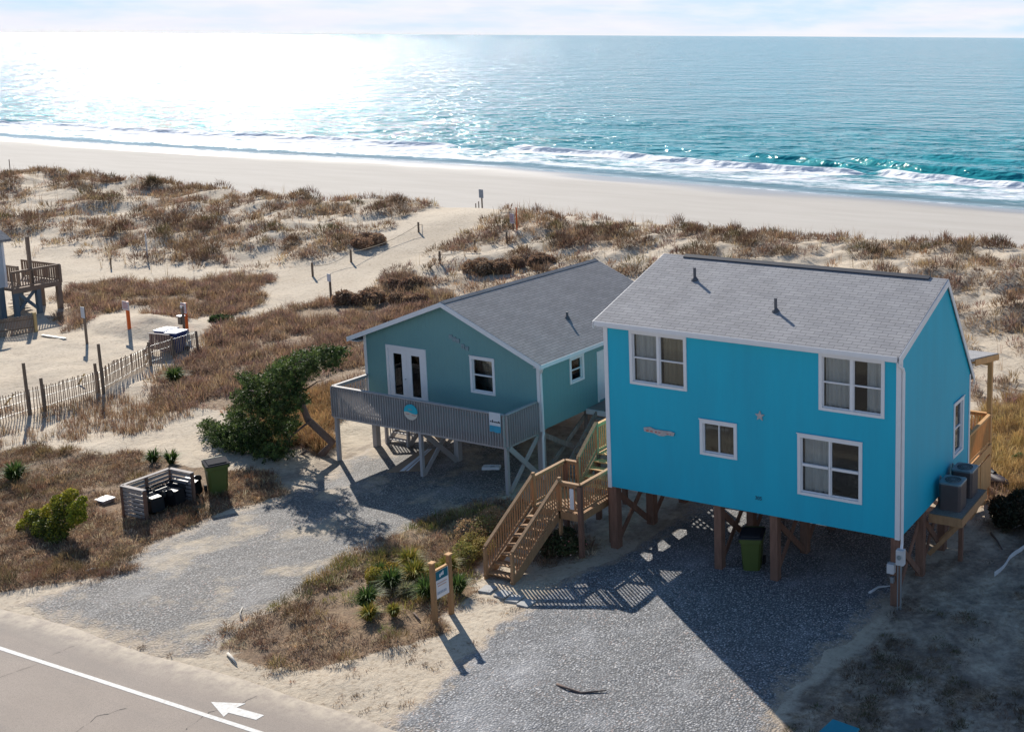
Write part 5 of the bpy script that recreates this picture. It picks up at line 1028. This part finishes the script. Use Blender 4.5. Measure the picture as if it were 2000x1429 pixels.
sp_ = signpost((362, 668), (357, 596), 'narrow wooden post with brown dispenser box beside the orange post', (.2, .12), pm=WHITE_D, text=False); MB().box(-.35, -.06, -.12, .12, 1.0, 1.45).build('dispenser_box', WP, sp_); MB().box(-.42, -.04, -.16, .16, 1.45, 1.49).build('box_lid', WHITE, sp_)
signpost((647, 588), (644, 534), 'blank white trail sign on a dark post by the beach path', (.34, .50), pm=mat('white_sign', (.66, .68, .72), .5), text=False, postm=GP)
signpost((943, 430), (943, 370), 'large sign seen from behind on a tall post at the beach entrance', (.62, .85), pm=SGB, text=False)
signpost((1003, 465), (994, 417), 'tilted white notice on a dark post at the path mouth', (.50, .78), text=True, postm=GP)
for (u, v), h_, mm, lb in (((1010, 460), 2.2, ORG, 'thin orange marker post at the path mouth'), ((936, 424), 1.6, GP, 'plain dark post just left of the big beach sign'), ((930, 422), 1.3, GP, 'thin short post left of the plain dark post'), ((288, 505), 1.9, WHITE_D, 'pale slender post standing in the left dunes'), ((217, 525), .8, GP, 'short dark stump post on the left sand strip'), ((20, 335), 1.6, GP, 'dark post at the far left dune crest')):
    B = onground(u, v); r_ = empty('marker_post', B, lb, 'post'); MB().tube([(0, 0, -.3), (.02, 0, h_)], [.055, .05], 8).build('shaft', mm, r_)
def rope_row(pts, hs, label, lbs):
    Q = [onground(u, v) for u, v in pts]
    for q, h_, lb in zip(Q, hs, lbs):
        r_ = empty('rope_post', q, lb, 'post', 'rope posts along the beach path'); MB().tube([(0, 0, -.3), (0, 0, h_)], .075, 9).build('shaft', GP, r_)
    r_ = empty('path_rope', Q[0], label, 'rope'); m = MB()
    for (a, ha), (b, hb) in zip(list(zip(Q, hs))[:-1], list(zip(Q, hs))[1:]):
        A_ = a-Q[0]+Vector((0, 0, ha*.8)); B_ = b-Q[0]+Vector((0, 0, hb*.8)); m.tube([tuple(A_.lerp(B_, t_)-Vector((0, 0, .35*4*t_*(1-t_)))) for t_ in np.linspace(0, 1, 9)], .022, 5)
    m.build('rope_line', mat('rope', (.42, .34, .24), .9), r_)
rope_row([(611, 540), (686, 512), (818, 457), (876, 432)], [1.0, .95, .95, 1.1], 'sagging rope on the left side of the beach path', ['rope post farthest left beside the path', 'rope post second from left beside the path', 'rope post on the left below the path crest', 'rope post on the left at the path crest'])
rope_row([(860, 524), (928, 493), (990, 476), (1052, 442)], [1.25, .95, .95, .9], 'sagging rope on the right side of the beach path', ['tallest rope post nearest the mint roof', 'rope post right of the path, second from the mint roof', 'rope post right of the path beside the tilted notice', 'rope post at the dune crest right of the path'])
# blue bins in their slatted stand
B = onground(322, 690); sdn = empty('bin_stand', B, 'slatted wooden stand with splayed legs holding blue beach bins', 'stand', rz=R(8)); m = MB(); BRN = mat('stand_wood', (.25, .17, .14), .85, .25, 4)
for i in range(8): a_ = -.62+i*.17; m.box(a_, a_+.12, -.30, -.27, .28, 1.12)
m.build('slats', BRN, sdn); MB().box(-.66, .70, -.34, -.25, 1.12, 1.16).build('top_rail', PALE, sdn); m = MB()
for a_ in (-.62, .6): m.box(a_, a_+.07, -.26, -.19, 0, 1.1).box(a_, a_+.07, .45, .52, 0, 1.1)
m.box(-.62, .67, -.25, -.2, .28, .36).box(-.62, .67, .46, .5, .28, .36); m.build('frame', BRN, sdn)
for a_, b_ in ((-.6, -1.05), (.65, 1.1)): MB().beam((a_, -.3, .75), (b_, -.3, .02), .05, .08).build('splayed_leg', BRN, sdn)
cart(B+Vector((-.25, .35, .05)), 'left blue beach bin with pale lid in the slatted stand', BLUEB, WLID, R(5), sc=1.25, group='blue beach bins in the slatted stand'); cart(B+Vector((.5, .38, .05)), 'right blue beach bin with pale lid in the slatted stand', BLUEB, WLID, R(12), sc=1.2, group='blue beach bins in the slatted stand')
# ---------------------------------------------------------------- things under and around the houses
a, b = onground(760, 922), onground(835, 900); brd = empty('game_board', G(800, 915), 'flat brown game board with white stripes under the mint deck', 'board'); o0 = G(800, 915)
m = MB(); P4 = [(755, 925), (822, 922), (858, 893), (822, 895)]; Q = [G(u, v)-o0 for u, v in P4]; Q[2].z += .30; Q[3].z += .30
m.prism([(q.x, q.y, q.z+.05) for q in Q], (0, 0, .03)); m.build('deck_panel', mat('board_brown', (.32, .23, .16), .7, .15, 4), brd); m = MB()
for f0, f1 in ((.38, .52), (.56, .64)): m.prism([tuple(Q[0].lerp(Q[1], f0)+Vector((0, 0, .085))), tuple(Q[0].lerp(Q[1], f1)+Vector((0, 0, .085))), tuple(Q[3].lerp(Q[2], f1)+Vector((0, 0, .085))), tuple(Q[3].lerp(Q[2], f0)+Vector((0, 0, .085)))], (0, 0, .004))
m.build('stripes', WHITE, brd); MB().beam(tuple(Q[2]+Vector((0, 0, .05))), (Q[2].x, Q[2].y, 0), .05, .05).beam(tuple(Q[3]+Vector((0, 0, .05))), (Q[3].x, Q[3].y, 0), .05, .05).build('leg', WOODG, brd)
B = G(960, 916); o_ = empty('foam_crate', B, 'small pale open crate on gravel under the mint house', 'crate', rz=R(25)); m = MB().box(-.34, .34, -.14, .14, .0, .03).box(-.34, -.31, -.14, .14, .03, .14).box(.31, .34, -.14, .14, .03, .14).box(-.31, .31, -.14, -.11, .03, .14).box(-.31, .31, .11, .14, .03, .14); m.build('tray', WHITE, o_); MB().box(-.05, .1, -.1, .1, .035, .10).build('contents', METAL, o_)
B = onground(1935, 945); o_ = empty('kayak', B+Vector((-.2, .2, .2)), 'dark kayak lying under the rear deck beside the condensers', 'kayak', rz=R(-35)); m = MB()
m.tube([(x_, 0, .12*abs(x_/1.3)**2) for x_ in np.linspace(-1.3, 1.3, 15)], [max(.03, .30*math.sqrt(max(0, 1-(x_/1.32)**2))) for x_ in np.linspace(-1.3, 1.3, 15)], 12); m.build('hull', mat('kayak_dark', (.045, .03, .035), .45), o_, smooth=True); MB().tube([(-.45, 0, .27), (.45, 0, .27)], [.10, .10], 10).build('cockpit', BLACK, o_)
for a_, b_, lb in (((1925, 905), (1965, 950), 'slanting timber leaning below the rear deck'),):
    A_ = onground(*b_); B_ = GY(*a_, A_.y+.6); o_ = empty('leaning_timber', A_, lb, 'timber'); MB().beam((0, 0, 0), tuple(B_-A_), .09, .14).build('beam', WOODB, o_)
A_ = onground(1942, 1125); B_ = onground(2010, 1060); o_ = empty('edging_strip', A_, 'curled white edging strip on the sand at the right edge', 'edging'); d = B_-A_; m = MB(); P_ = [d*t_+Vector((.06*math.sin(t_*9), .05*math.sin(t_*7), .05)) for t_ in np.linspace(0, 1, 12)]
for p_, q in zip(P_[:-1], P_[1:]): m.prism([(p_.x, p_.y, 0), (q.x, q.y, 0), (q.x, q.y, .16), (p_.x, p_.y, .16)], (.02, .02, 0))
m.build('strip', WHITE_D, o_)
DRF = mat('driftwood', (.52, .48, .42), .8, .2, 6)
for pts, w_, lb, mm in ([[(168, 1118), (180, 1115), (201, 1110)], .05, 'pale driftwood stick on the edge of the front yard', DRF], [[(1088, 1338), (1105, 1347), (1135, 1355), (1185, 1352)], .035, 'dark curved twig lying on the front gravel', BARK], [[(472, 1212), (469, 1200), (474, 1188)], .03, 'thin upright pale stick beside the left driveway', DRF], [[(445, 1278), (455, 1290), (463, 1300)], .04, 'pale stick lying on the roadside sand', DRF], [[(1697, 1160), (1715, 1150), (1738, 1146)], .05, 'white bent stick lying beside the front corner post', WHITE_D], [[(1935, 1042), (1948, 1060), (1958, 1075)], .04, 'dark stick on the shaded sand right of the platform', BARK], [[(808, 1198), (815, 1208), (822, 1216)], .03, 'short dark stick beside the rental sign', BARK]):
    Q = [onground(u, v) for u, v in pts]; o_ = empty('stick', Q[0], lb, 'stick'); MB().tube([tuple(q-Q[0]+Vector((0, 0, .04+.03*(i % 2)))) for i, q in enumerate(Q)], [w_]+[w_*.8]*(len(Q)-2)+[w_*.4], 6).build('branch', mm, o_, smooth=True)
